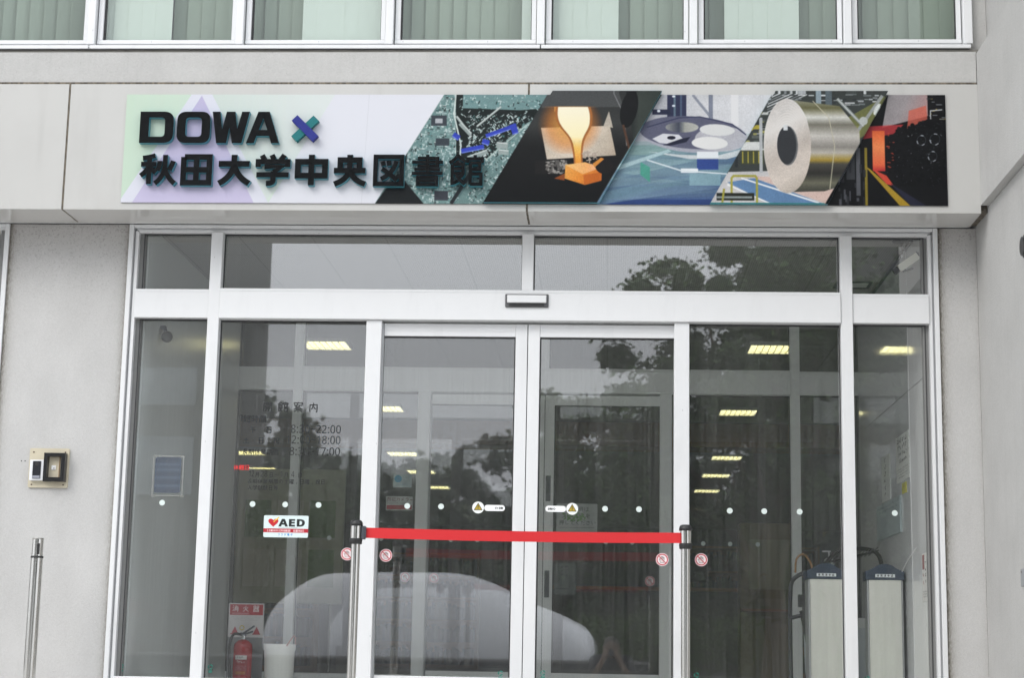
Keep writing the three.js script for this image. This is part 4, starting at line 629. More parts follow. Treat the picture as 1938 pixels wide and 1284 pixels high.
{
  const t = thing('bollard', 'plain stainless steel post without a belt in front of the render wall', 'bollard', [-2.687, -0.2, 0.4]);
  mesh('post', [cyl(0.033, 0.033, 0.965, 0, 0, 0, 40)], brushed, t);
  mesh('ring', lathe([[0.028, 0.965], [0.0345, 0.965], [0.035, 0.972], [0.0345, 0.976], [0.028, 0.976]]), M.blackRubber, t);
  mesh('head', [cyl(0.0305, 0.0305, 0.093, 0, 0.976, 0, 40)], brushed, t);
  mesh('slot', [box(0.006, 0.02, 0.985, 1.045, 0.0235, 0.0315)], M.black, t);
  mesh('top_rim', lathe([[0.001, 1.069], [0.03, 1.069], [0.0315, 1.0725], [0.03, 1.076], [0.001, 1.076]]), M.steel, t);
}
// ---------------------------------------------------------------- on the wing wall
{
  const t = thing('vent_cap', 'round dark grey cap on the wing wall at the right edge', 'vent', [2.6, 2.385, 1.205]);
  mesh('rim', [new THREE.CylinderGeometry(0.06, 0.06, 0.018, 32).rotateZ(Math.PI / 2).translate(-0.009, 0, 0)], std({ color: lin(0.09), roughness: 0.5 }), t);
  mesh('lid', [new THREE.CylinderGeometry(0.05, 0.042, 0.012, 32).rotateZ(Math.PI / 2).translate(-0.024, 0, 0)], std({ color: lin(0.05), roughness: 0.4 }), t);
  const q = thing('wall_plate', 'small grey plate low on the wing wall at the right edge', 'plate', [2.6, 0.72, 0.93]);
  mesh('plate', [rbox(-0.02, 0, -0.045, 0.045, -0.03, 0.1, 0.004)], std({ color: lin(0.3, 0.31, 0.32), roughness: 0.5 }), q); mesh('screw', [new THREE.CylinderGeometry(0.006, 0.006, 0.004, 12).rotateZ(Math.PI / 2).translate(-0.0222, 0.03, 0)], M.steel, q);
}
// ---------------------------------------------------------------- inside the lobby
{ // camera on its arm, right
  const t = thing('security_camera', 'beige box security camera with black lens under the lobby ceiling', 'camera', [2.235, 2.617, -0.22]); t.rotation.set(0.1, 0, 0.62);
  mesh('body', [rbox(-0.062, 0.075, -0.022, 0.022, -0.024, 0.024, 0.003)], std({ color: lin(0.85, 0.83, 0.74), roughness: 0.45 }), t);
  mesh('lens', [new THREE.CylinderGeometry(0.02, 0.0185, 0.034, 24).rotateZ(Math.PI / 2).translate(-0.0795, 0, 0)], M.black, t);
  mesh('back_panel', [box(0.0752, 0.082, -0.024, 0.024, -0.025, 0.025)], M.greyPlastic, t);
  mesh('bracket', [box(-0.05, -0.03, -0.034, -0.0225, -0.01, 0.01), rod([-0.04, -0.03, 0], [0.02, -0.045, -0.05], 0.006)], M.greyPlastic, t);
  mesh('cable', tube([[0.082, 0, 0], [0.11, 0.02, 0], [0.15, 0.03, -0.02], [0.17, 0.045, -0.05]], 0.006), M.greyPlastic, t);
  const s = thing('sprinkler', 'chrome sprinkler with round ceiling plate over the security camera', 'sprinkler', [2.243, 2.8, -0.42]);
  mesh('ceiling_plate', lathe([[0.001, 0], [0.06, 0], [0.062, -0.004], [0.055, -0.009], [0.02, -0.012], [0.001, -0.012]].reverse()), std({ color: lin(0.045), roughness: 0.4 }), s);
  mesh('stem', [cyl(0.011, 0.011, 0.045, 0, -0.057, 0, 16)], M.chrome, s); mesh('deflector', lathe([[0.001, -0.108], [0.009, -0.106], [0.013, -0.09], [0.013, -0.07], [0.008, -0.058], [0.001, -0.0572]]), M.chrome, s);
  solo('cable_duct', [box(2.375, 2.389, 2.785, 2.7995, -2.5, -0.4)], M.greyPlastic, 'dark cable duct along the lobby ceiling at the wall', 'cable duct').position.x = -0.09;
  const v = thing('ceiling_vent', 'square dark grille in the lobby ceiling near the right wall', 'vent', [2.12, 2.7995, -1.7]);
  mesh('frame', [box(-0.12, 0.12, -0.008, 0, -0.1, -0.085), box(-0.12, 0.12, -0.008, 0, 0.085, 0.1), box(-0.12, -0.1, -0.008, 0, -0.0845, 0.0845), box(0.1, 0.12, -0.008, 0, -0.0845, 0.0845)], M.greyPlastic, v);
  for (let k = 0; k < 5; k++) mesh('slat', [box(-0.0995, 0.0995, -0.006, -0.002, -0.07 + k * 0.034, -0.054 + k * 0.034)], M.interior, v);
  const d = thing('dome_camera', 'small dark camera high on the lobby side wall behind the left pane', 'camera', [-2.299, 2.2, -0.5]);
  mesh('bracket', [box(0, 0.03, 0.03, 0.05, -0.02, 0.02), rod([0.02, 0.04, 0], [0.04, 0.0, 0.02], 0.012)], M.greyPlastic, d); mesh('housing', [new THREE.SphereGeometry(0.036, 20, 14).translate(0.045, -0.02, 0.02)], std({ color: lin(0.05), roughness: 0.3 }), d);
}
const print = (w, h, fn) => { const k = canvas(w, h), c = k.getContext('2d'); fn(c); return std({ map: ctex(k), roughness: 0.55 }); };
const scribble = (c, x, y, w, h, rows, col, lw = 3) => { c.strokeStyle = col; for (let r = 0; r < rows; r++) for (let u = 0; u < w - h / rows; u += h / rows * 0.9) if (rnd() < 0.9) { const s = h / rows * 0.7, X = x + u, Y = y + r * h / rows; c.lineWidth = lw; c.beginPath(); for (let q = 0; q < 3; q++) { c.moveTo(X + rnd() * s, Y + rnd() * s); c.lineTo(X + rnd() * s, Y + rnd() * s); } c.stroke(); } };
{
  reseed(77);
  const wallSheet = (name, label, z0, z1, y0, y1, m, cat = 'notice', depth = 0.004) => { const g = new THREE.BoxGeometry(depth, y1 - y0, z1 - z0).translate(2.3015 - depth / 2, (y0 + y1) / 2, (z0 + z1) / 2); return solo(name, g, m, label, cat); };
  wallSheet('wall_board', 'grey blue board hung low on the glossy lobby wall', -1.95, -1.0, 1.08, 1.31, print(512, 128, (c) => { c.fillStyle = '#a4b0b2'; c.fillRect(0, 0, 512, 128); scribble(c, 20, 10, 470, 30, 2, '#56636a', 2); }), 'board', 0.012);
  wallSheet('paper_notice', 'tall white notice with dense black writing on the glossy lobby wall', -1.15, -0.68, 1.39, 1.68, print(256, 256, (c) => { c.fillStyle = '#e4e5e1'; c.fillRect(0, 0, 256, 256); scribble(c, 20, 14, 220, 150, 4, '#2c2c2c', 6); scribble(c, 20, 180, 220, 60, 4, '#666', 2); }));
  wallSheet('yellow_note', 'small yellow note under the tall white notice', -0.95, -0.8, 1.31, 1.375, print(64, 64, (c) => { c.fillStyle = '#c9c23e'; c.fillRect(0, 0, 64, 64); scribble(c, 6, 6, 52, 52, 4, '#6b6420', 2); }));
  wallSheet('strip_notice', 'narrow notice with black writing beside the tall white notice', -1.75, -1.4, 1.32, 1.62, print(128, 256, (c) => { c.fillStyle = '#dcdfda'; c.fillRect(0, 0, 128, 256); scribble(c, 40, 10, 60, 230, 6, '#2a2a2a', 6); }));
  wallSheet('umbrella_notice', 'notice with red and black lettering low on the wall behind the umbrella stands', -0.31, -0.14, 0.63, 0.905, print(128, 256, (c) => { c.fillStyle = '#e0dedb'; c.fillRect(0, 0, 128, 256); c.fillStyle = '#8d3530'; c.fillRect(8, 8, 52, 78); scribble(c, 14, 100, 44, 80, 2, '#8d3530', 6); scribble(c, 72, 10, 46, 160, 5, '#2b2b2b', 5); scribble(c, 10, 200, 110, 40, 3, '#444', 2); }));
  solo('wall_seam', [box(2.3, 2.3018, 0, 2.8, -0.653, -0.645)], M.frame, 'slim vertical joint strip of the glossy lobby wall', 'joint strip');
  solo('wall_rail', [box(2.3, 2.3018, 1.915, 1.92, -2.4, -0.14)], M.channel, 'thin horizontal joint line across the glossy lobby wall', 'joint strip');
  // papers on the inner glass
  const sheet = (name, label, x0, x1, y0, y1, m, z = -2.906) => solo(name, roundRect(x0, x1, y0, y1, 0.006, 0.0015, z), m, label, 'notice');
  sheet('camera_notice', 'white security camera notice with red band on the inner glass', -1.173, -0.973, 1.318, 1.424, print(400, 212, (c) => { c.fillStyle = '#b9bcb8'; c.fillRect(0, 0, 400, 212); c.strokeStyle = '#6b3b3b'; c.lineCap = 'butt'; ctext(c, '防犯カメラ', 18, 14, 62, 6, 66); ctext(c, '作動中', 352, 44, 16, 2, 18); scribble(c, 20, 92, 370, 22, 1, '#6c6462', 3); c.fillStyle = '#a3242d'; c.fillRect(14, 132, 372, 62); }), -2.9058);
  sheet('round_logo_notice', 'pale sticker with a light blue disc on the inner glass', -1.123, -0.985, 1.49, 1.588, print(256, 180, (c) => { c.fillStyle = '#b4c6c8'; c.fillRect(0, 0, 256, 180); c.beginPath(); c.arc(66, 62, 50, 0, 7); c.fillStyle = '#3f9fc4'; c.fill(); scribble(c, 140, 30, 100, 70, 2, '#7c7f80', 4); scribble(c, 40, 130, 170, 30, 1, '#68a3bd', 4); }), -2.9058);
  sheet('button_notice', 'grey paper asking to press the button, on the right inner door leaf', 0.095, 0.396, 1.179, 1.387, print(600, 414, (c) => { c.fillStyle = '#a4a9a6'; c.fillRect(0, 0, 600, 414); c.strokeStyle = '#4b504d'; c.lineCap = 'butt'; ctext(c, '時は', 320, 40, 78, 7, 84); ctext(c, 'スイッチを', 70, 140, 78, 7, 88); ctext(c, '押してください', 40, 244, 72, 7, 78); c.fillStyle = '#6b706d'; c.fillRect(40, 348, 520, 6); c.fillStyle = '#5c8a45'; for (let i = 0; i < 60; i++) { c.beginPath(); c.ellipse(250 + rr(-150, 160), 190 + rr(-50, 60), rr(8, 30), rr(4, 14), rr(0, 3), 0, 7); c.fill(); } }), -2.894);
  sheet('paper_sheet', 'grey sheet with a small drawing on the right inner door leaf, below the belt', 0.085, 0.245, 0.72, 0.95, print(200, 300, (c) => { c.fillStyle = '#5d6461'; c.fillRect(0, 0, 200, 300); scribble(c, 60, 20, 80, 120, 3, '#3a3c3b', 5); c.fillStyle = '#3c4442'; c.fillRect(10, 240, 120, 8); }), -2.894);
}
// fire extinguisher with its stand, bin
{
  const t = thing('extinguisher_stand', 'grey extinguisher stand with red and white printed back sign', 'stand', [-1.895, 0, -1.52]);
  mesh('back_plate', [rbox(-0.118, 0.118, 0.02, 0.585, -0.012, 0, 0.005)], std({ color: lin(0.28, 0.285, 0.29), roughness: 0.5 }), t);
  reseed(12);
  mesh('printed_sign', roundRect(-0.117, 0.117, 0.362, 0.583, 0.006, 0.002, 0.0005), print(470, 440, (c) => { c.fillStyle = '#d6d2d2'; c.fillRect(0, 0, 470, 440); c.fillStyle = '#b3363f'; c.fillRect(14, 14, 442, 138); c.strokeStyle = '#ecdfe0'; c.lineCap = 'butt'; ctext(c, '消火器', 44, 26, 84, 9, 138); c.fillStyle = '#e4c8ca'; c.font = '26px sans-serif'; c.fillText('FIRE EXTINGUISHER', 40, 142, 390); scribble(c, 40, 172, 390, 60, 3, '#8f8a8a', 2); for (const x of [40, 330]) { c.fillStyle = '#b8525a'; c.beginPath(); c.moveTo(x, 400); c.lineTo(x + 50, 300); c.lineTo(x + 100, 400); c.fill(); } c.fillStyle = '#a34a52'; c.fillRect(30, 392, 110, 12); c.fillRect(322, 392, 110, 12); }), t);
  mesh('base', [rbox(-0.118, 0.118, 0, 0.05, 0.001, 0.2, 0.01)], std({ color: lin(0.25), roughness: 0.5 }), t);
  const e = thing('fire_extinguisher', 'red fire extinguisher with white label standing in the grey stand', 'fire extinguisher', [-1.885, 0.05, -1.41]);
  mesh('cylinder', lathe([[0.001, 0], [0.058, 0], [0.062, 0.008], [0.0625, 0.24], [0.058, 0.268], [0.04, 0.288], [0.02, 0.298], [0.001, 0.298]]), phys({ color: lin(0.42, 0.016, 0.022), roughness: 0.25, clearcoat: 0.6 }), e);
  const lb = new THREE.CylinderGeometry(0.0632, 0.0632, 0.13, 24, 1, true, -0.75, 1.5).translate(0, 0.135, 0);
  mesh('label', lb, print(256, 200, (c) => { c.fillStyle = '#8f1d22'; c.fillRect(0, 0, 256, 200); c.fillStyle = '#cfc9c6'; c.fillRect(20, 8, 216, 40); scribble(c, 30, 12, 196, 34, 1, '#444', 5); scribble(c, 24, 56, 210, 40, 1, '#d9cfcc', 7); scribble(c, 24, 108, 210, 50, 4, '#cdb9b6', 2); c.fillStyle = '#b06a3a'; c.fillRect(40, 164, 180, 30); }), e);
  mesh('neck', [cyl(0.016, 0.014, 0.03, 0, 0.298, 0, 16)], M.chrome, e);
  mesh('lever', [rod([-0.012, 0.33, 0], [0.07, 0.385, 0.005], 0.006), rod([-0.012, 0.325, 0], [0.062, 0.35, 0.005], 0.006), box(-0.02, 0.016, 0.3205, 0.342, -0.012, 0.012)], std({ color: lin(0.12, 0.13, 0.16), roughness: 0.4, metalness: 0.6 }), e);
  mesh('safety_pin', [new THREE.TorusGeometry(0.014, 0.0028, 8, 20).translate(-0.012, 0.372, 0.006)], std({ color: lin(0.6, 0.45, 0.05), roughness: 0.5 }), e);
  mesh('hose', tube([[-0.015, 0.33, 0.01], [-0.06, 0.33, 0.02], [-0.082, 0.26, 0.03], [-0.078, 0.12, 0.03], [-0.07, 0.05, 0.04]], 0.009, 30), M.blackRubber, e);
  const b = thing('waste_bin', 'round off white plastic bin beside the fire extinguisher', 'bin', [-1.643, 0, -1.4]);
  mesh('tub', lathe([[0.001, 0.004], [0.08, 0.004], [0.084, 0], [0.09, 0.01], [0.098, 0.28], [0.103, 0.284], [0.104, 0.322], [0.1, 0.323], [0.097, 0.29], [0.086, 0.02], [0.001, 0.02]]), std({ color: lin(0.84, 0.84, 0.8), roughness: 0.5 }), b);
  mesh('handle', tube([[0.06, 0.31, 0.085], [0.09, 0.36, 0.07], [0.1, 0.375, 0.03], [0.103, 0.32, 0.0]], 0.004, 20), std({ color: lin(0.5, 0.25, 0.2), roughness: 0.5 }), b);
}
// used umbrella bag posts, wire stand, white bins
{
  const blue = std({ color: lin(0.01, 0.027, 0.06), roughness: 0.45 }), alu = std({ map: ctex(pix(128, 256, (i, j) => { const v = 176 + 8 * (vnoise(i / 2, j / 60, 3, 0) - 0.5); return [v + 42, v + 42, v + 34]; })), roughness: 0.45 });
  const labelM = print(512, 80, (c) => { c.fillStyle = '#e2e8ea'; c.fillRect(0, 0, 512, 80); c.strokeStyle = '#14191c'; c.lineCap = 'butt'; ctext(c, '使用済傘袋', 34, 8, 64, 9, 92); });
  const post = (x, z, label) => {
    const t = thing('umbrella_bag_post', label, 'umbrella bag bin', [x, 0, z], { group: 'umbrella bag posts inside the right panes' });
    mesh('front_panel', [box(-0.096, 0.096, 0.01, 0.776, 0.085, 0.1)], alu, t);
    mesh('side_profile', [rbox(-0.108, -0.0965, 0.01, 0.776, -0.1, 0.094, 0.004), rbox(0.0965, 0.108, 0.01, 0.776, -0.1, 0.094, 0.004)], M.track, t);
    mesh('back_panel', [box(-0.096, 0.096, 0.01, 0.776, -0.1, -0.09)], M.track, t);
    const s = new THREE.Shape(); s.moveTo(-0.114, 0); s.lineTo(0.114, 0); s.lineTo(0.114, 0.045); s.quadraticCurveTo(0.075, 0.056, 0.045, 0.08); s.quadraticCurveTo(0, 0.098, -0.045, 0.08); s.quadraticCurveTo(-0.075, 0.056, -0.114, 0.045); s.closePath();
    mesh('cap', new THREE.ExtrudeGeometry(s, { depth: 0.2, bevelEnabled: true, bevelSize: 0.004, bevelThickness: 0.004, bevelSegments: 2 }).translate(0, 0.78, -0.098), blue, t);
    mesh('label_strip', faceUV(box(-0.058, 0.06, 0.792, 0.811, 0.1065, 0.1085), -0.058, 0.06, 0.792, 0.811), labelM, t);
    mesh('foot', [rbox(-0.11, 0.11, 0, 0.0095, -0.11, 0.11, 0.003)], M.greyPlastic, t);
    return t;
  };
  post(1.815, -0.98, 'grey umbrella bag post with dark blue top, left of the right mullion');
  post(2.178, -0.98, 'grey umbrella bag post with dark blue top, in the right side pane by the wall').rotation.y = -0.06;
  const t = thing('umbrella_rack', 'black tube umbrella rack with wire top behind the blue topped posts', 'rack', [1.99, 0, -1.5]);
  const arch = (z) => tube([[-0.33, 0, z], [-0.33, 0.7, z], [-0.315, 0.79, z], [-0.24, 0.84, z], [0, 0.845, z]], 0.014, 40);
  mesh('tube_frame', [arch(0), rod([-0.33, 0.55, 0], [-0.12, 0.6, 0], 0.013)], std({ color: lin(0.035, 0.038, 0.045), roughness: 0.4 }), t);
  mesh('tube_frame', [tube([[-0.1, 0.9, -0.1], [0.0, 0.995, -0.1], [0.12, 1.01, -0.1], [0.24, 0.985, -0.1], [0.275, 0.9, -0.1], [0.275, 0, -0.1]], 0.014, 40)], M.black, t);
  const wires = []; for (let k = 0; k < 13; k++) wires.push(rod([-0.1 + k * 0.026, 0.9 + k * 0.006, -0.25], [-0.1 + k * 0.026, 0.93 + k * 0.006, 0.16], 0.003, 5)); for (let k = 0; k < 7; k++) wires.push(rod([-0.1, 0.91, -0.24 + k * 0.065], [0.22, 0.985, -0.24 + k * 0.065], 0.003, 5));
  mesh('wire_top', wires, M.black, t); mesh('hook', [box(-0.28, -0.2, 0.62, 0.7, -0.03, 0.03), tube([[-0.24, 0.6, 0], [-0.2, 0.35, 0.02], [-0.22, 0.05, 0.02]], 0.035, 16)], M.black, t);
  mesh('cord', tube([[-0.3, 0.84, 0.02], [-0.29, 0.93, 0.03], [-0.25, 0.96, 0.03], [-0.2, 0.9, 0.03], [-0.19, 0.83, 0.03]], 0.007, 24), M.wood, t);
  for (const [x, z, l] of [[2.17, -1.36, 'white plastic bin with a bag liner behind the blue topped post by the wall'], [1.9, -1.75, 'white plastic bin standing behind the umbrella rack']]) {
    const b = thing('liner_bin', l, 'bin', [x, 0, z]);
    mesh('tub', lathe([[0.001, 0.004], [0.11, 0.004], [0.112, 0], [0.12, 0.01], [0.13, 0.49], [0.126, 0.5], [0.116, 0.02], [0.001, 0.02]]), std({ color: lin(0.55, 0.58, 0.62), roughness: 0.4 }), b);
    mesh('liner', lathe([[0.132, 0.49], [0.136, 0.5], [0.137, 0.545], [0.133, 0.553], [0.129, 0.545], [0.1275, 0.5]]), std({ color: lin(0.7, 0.71, 0.72), roughness: 0.25 }), b);
  }
  const y = thing('clear_umbrella', 'thin pale umbrella cane leaning on the blue topped post by the wall', 'umbrella', [0, 0, 0]);
  mesh('shaft', tube([[2.276, 0.62, -0.93], [2.272, 0.8, -0.9], [2.281, 0.86, -0.8], [2.286, 0.95, -0.4]], 0.0035, 24), M.white, y); mesh('tip', [rod([2.276, 0.56, -0.935], [2.276, 0.6195, -0.93], 0.0045)], M.greyPlastic, y);
  const s = thing('sanitizer_stand', 'white hand sanitizer bottle on a slim stand inside the lobby', 'dispenser', [1.985, 0, -2.1]);
  mesh('pole', [cyl(0.016, 0.016, 0.86, 0, 0.012, 0)], M.steel, s); mesh('base', [cyl(0.14, 0.13, 0.012, 0, 0, 0)], M.steel, s); mesh('tray', [cyl(0.06, 0.06, 0.01, 0, 0.8725, 0)], M.white, s);
  mesh('bottle', lathe([[0.001, 0.883], [0.035, 0.883], [0.036, 0.95], [0.028, 0.965], [0.012, 0.972], [0.001, 0.972]]), std({ color: lin(0.55, 0.62, 0.58), roughness: 0.35 }), s); mesh('pump', [cyl(0.005, 0.005, 0.04, 0, 0.972, 0), box(-0.045, 0.012, 1.0125, 1.022, -0.008, 0.008)], M.white, s);
}
// ---------------------------------------------------------------- the dim library hall behind the inner doors
{
  const glow = std({ color: lin(0.7, 0.7, 0.5), emissive: new THREE.Color().setRGB(1, 0.95, 0.56), emissiveIntensity: 0.85, roughness: 0.6 });
  const fin = std({ color: lin(0.62, 0.6, 0.42), roughness: 0.5 });
  let first = null;
  const rowName = ['nearest', 'second', 'third', 'fourth', 'fifth'];
  const spots = []; [[-3.9], [-7.65], [-11.8], [-14], [-16.3]].forEach(([z], k) => { spots.push([k < 2 ? -1.83 : -2.12, z, `${rowName[k]} lamp of the left row`], [k < 2 ? 1.775 : 1.935, z, `${rowName[k]} lamp of the right row`]); });
  spots.push([-2.86, -3.98, 'lamp beside the nearest lamp of the left row'], [-4.1, -11.9, 'near lamp of the outermost left row'], [-4.3, -13.9, 'far lamp of the outermost left row'], [-5.2, -21, 'lamp in the far left corner']);
  for (const [x, z, which] of spots) {
    let t;
    if (!first) {
      t = first = thing('ceiling_light', '', 'ceiling light', [x, 2.76, z], { group: 'library ceiling lights' });
      mesh('lamp_panel', [box(-0.178, 0.178, -0.012, -0.004, -0.19, 0.19)], glow, t);
      mesh('frame', [box(-0.19, -0.179, -0.03, -0.0005, -0.2, 0.2), box(0.179, 0.19, -0.03, -0.0005, -0.2, 0.2), box(-0.1785, 0.1785, -0.03, -0.0005, -0.2, -0.191), box(-0.1785, 0.1785, -0.03, -0.0005, 0.191, 0.2)], M.white, t);
      for (let k = 1; k < 7; k++) mesh('louvre', [box(-0.178 + k * 0.0508 - 0.003, -0.178 + k * 0.0508 + 0.003, -0.034, -0.013, -0.19, 0.19)], fin, t);
    } else { t = first.clone(); t.name = numbered('ceiling_light'); t.position.set(x, 2.76, z); t.userData = { ...first.userData }; scene.add(t); }
    t.userData.label = `glowing louvred library ceiling light, ${which}`;
    const l = new THREE.RectAreaLight(0xfff2b8, 3, 0.34, 0.36); l.position.set(x, 2.76 - 0.0135, z); l.rotation.x = -Math.PI / 2; scene.add(l);
  }
  solo('glow_beam', [rbox(-5, 5, 2.5, 2.7595, -9.2, -8.7, 0.01)], M.wood, 'amber beam added under the library ceiling to stand for lamp glow', 'beam');  // added beam: its amber colour stands in for lamp glow on the ceiling
  reseed(40);
  const bookM = [lin(0.06, 0.03, 0.025), lin(0.03, 0.045, 0.035), lin(0.03, 0.035, 0.05), lin(0.08, 0.07, 0.05), lin(0.06, 0.05, 0.02), lin(0.09, 0.09, 0.08)].map((c) => std({ color: c, roughness: 0.7 }));
  for (const [x, z, txt] of [[-4.2, -12.5, 'left of the hall behind the first lamps'], [-2.6, -19, 'far left in the hall'], [2.6, -16, 'right of the hall'], [4.6, -13, 'furthest right in the hall']]) {
    const t = thing('bookshelf', `dim bookshelf with rows of books, ${txt}`, 'bookshelf', [x, 0, z]);
    mesh('side_panel', [box(-0.95, -0.92, 0, 1.9, -0.15, 0.15)], M.wood, t); mesh('side_panel', [box(0.92, 0.95, 0, 1.9, -0.15, 0.15)], M.wood, t); mesh('back_panel', [box(-0.9195, 0.9195, 0, 1.9, -0.15, -0.14)], M.wood, t);
    for (let k = 0; k < 6; k++) mesh('shelf', [box(-0.9195, 0.9195, 0.05 + k * 0.36, 0.075 + k * 0.36, -0.1395, 0.15)], M.wood, t);
    const by = bookM.map(() => []);
    for (let k = 0; k < 5; k++) for (let u = -0.9; u < 0.86;) { const w = rr(0.02, 0.05), h = rr(0.2, 0.3); by[Math.floor(rnd() * 6)].push(box(u, u + w - 0.002, 0.0755 + k * 0.36, 0.0755 + k * 0.36 + h, -0.12, rr(0.08, 0.13))); u += w; }
    by.forEach((g, i) => { mesh('books', g, bookM[i], t).userData.kind = 'stuff'; });
  }
  const d = thing('service_desk', 'long dark counter in the middle of the library hall', 'counter', [0.9, 0, -10]);
  mesh('front', [box(-1.4, 1.4, 0, 1.0, -0.3, 0.3)], M.dark, d); mesh('top', [rbox(-1.5, 1.5, 1.0005, 1.04, -0.4, 0.4, 0.01)], M.wood, d); mesh('monitor', [rbox(0.2, 0.7, 1.12, 1.42, -0.02, 0.02, 0.008), box(0.42, 0.48, 1.0405, 1.12, -0.02, 0.02)], M.black, d);
  const b = thing('notice_rack', 'pale panel stand with green sheets in the hall behind the left panes', 'display stand', [-2.45, 0, -6]);
  mesh('panel', [rbox(-0.5, 0.5, 0.7, 1.93, -0.02, 0.02, 0.008)], std({ color: lin(0.6, 0.63, 0.55), roughness: 0.7 }), b); for (const x of [-0.4, 0.4]) mesh('leg', [rod([x, 0, 0], [x, 0.6995, 0], 0.015)], M.steel, b);
  for (const [x, y] of [[-0.3, 1.3], [0, 1.3], [0.3, 1.3], [-0.3, 0.85], [0, 0.85], [0.3, 0.85]]) mesh('sheet', [box(x - 0.12, x + 0.12, y, y + 0.34, 0.0205, 0.023)], rnd() < 0.5 ? M.white : std({ color: lin(0.2, 0.35, 0.12) }), b);
  const p = thing('display_case', 'yellowish poster column on the right of the library hall', 'display stand', [1.95, 0, -6.2]);
  mesh('body', [rbox(-0.28, 0.28, 0, 1.5, -0.15, 0.15, 0.01)], std({ color: lin(0.22, 0.19, 0.06), roughness: 0.7 }), p); mesh('sheet', [box(-0.2, 0.2, 0.9, 1.35, 0.1505, 0.153)], std({ color: lin(0.3, 0.33, 0.16) }), p); mesh('shelf', [box(-0.27, 0.27, 0.7, 0.72, 0.1505, 0.3)], M.wood, p);
}
// ---------------------------------------------------------------- what the glass reflects: trees, hedge, van, building across the forecourt
const limb = (pts, r0, r1, k = 9) => { const c = new THREE.CatmullRomCurve3(pts.map((p) => new THREE.Vector3(...p))), n = pts.length * 5, g = new THREE.TubeGeometry(c, n, 1, k), p = g.attributes.position; for (let i = 0; i <= n; i++) { const o = c.getPointAt(i / n), r = r0 + (r1 - r0) * (i / n) ** 0.8; for (let j = 0; j <= k; j++) { const q = i * (k + 1) + j; p.setXYZ(q, o.x + (p.getX(q) - o.x) * r, o.y + (p.getY(q) - o.y) * r, o.z + (p.getZ(q) - o.z) * r); } } return g; };
function foliage(clumps, per, size, dark = [0.028, 0.05, 0.018], light = [0.075, 0.115, 0.035]) {   // leaf sprays scattered through each clump
  const n = clumps.length * per, pos = new Float32Array(n * 18), col = new Float32Array(n * 18); let o = 0;
  for (const [cx, cy, cz, R0, sq = 0.8] of clumps) for (let i = 0; i < per; i++) {
    const R = R0 * (rnd() < 0.22 ? rr(1.1, 1.7) : 1);
    let x, y, z, l; do { x = rr(-1, 1); y = rr(-1, 1); z = rr(-1, 1); l = x * x + y * y + z * z; } while (l > 1 || l < 0.08);
    const k = Math.pow(l, -0.18), px = cx + x * R * k, py = cy + y * R * sq * k, pz = cz + z * R * k, s = size * rr(0.6, 1.3), a = rr(0, 6.283), b = rr(-1, 1), u = [Math.cos(a), b * 0.6, Math.sin(a)], v = [-Math.sin(a) * rr(0.2, 1), rr(0.3, 1), Math.cos(a) * rr(0.2, 1)], t = rnd();
    const q = [[-0.5, 0], [0.1, -0.35], [0.5, 0], [-0.5, 0], [0.5, 0], [0, 0.4]];
    for (const [e, f] of q) { pos[o] = px + (u[0] * e + v[0] * f) * s; pos[o + 1] = py + (u[1] * e + v[1] * f) * s; pos[o + 2] = pz + (u[2] * e + v[2] * f) * s; for (let c = 0; c < 3; c++) col[o + c] = dark[c] + (light[c] - dark[c]) * t; o += 3; }
  }
  const g = new THREE.BufferGeometry(); g.setAttribute('position', new THREE.BufferAttribute(pos, 3)); g.setAttribute('color', new THREE.BufferAttribute(col, 3)); g.computeVertexNormals(); return g;
}
M.leaf = std({ vertexColors: true, roughness: 0.75, side: THREE.DoubleSide });
M.bark = std({ map: ctex(pix(128, 256, (i, j) => { const v = 70 + 60 * fbm(i / 5, j / 26, 9, 0, 4); return [v, v * 0.9, v * 0.78]; }), true, [3, 6]), roughness: 0.95 });
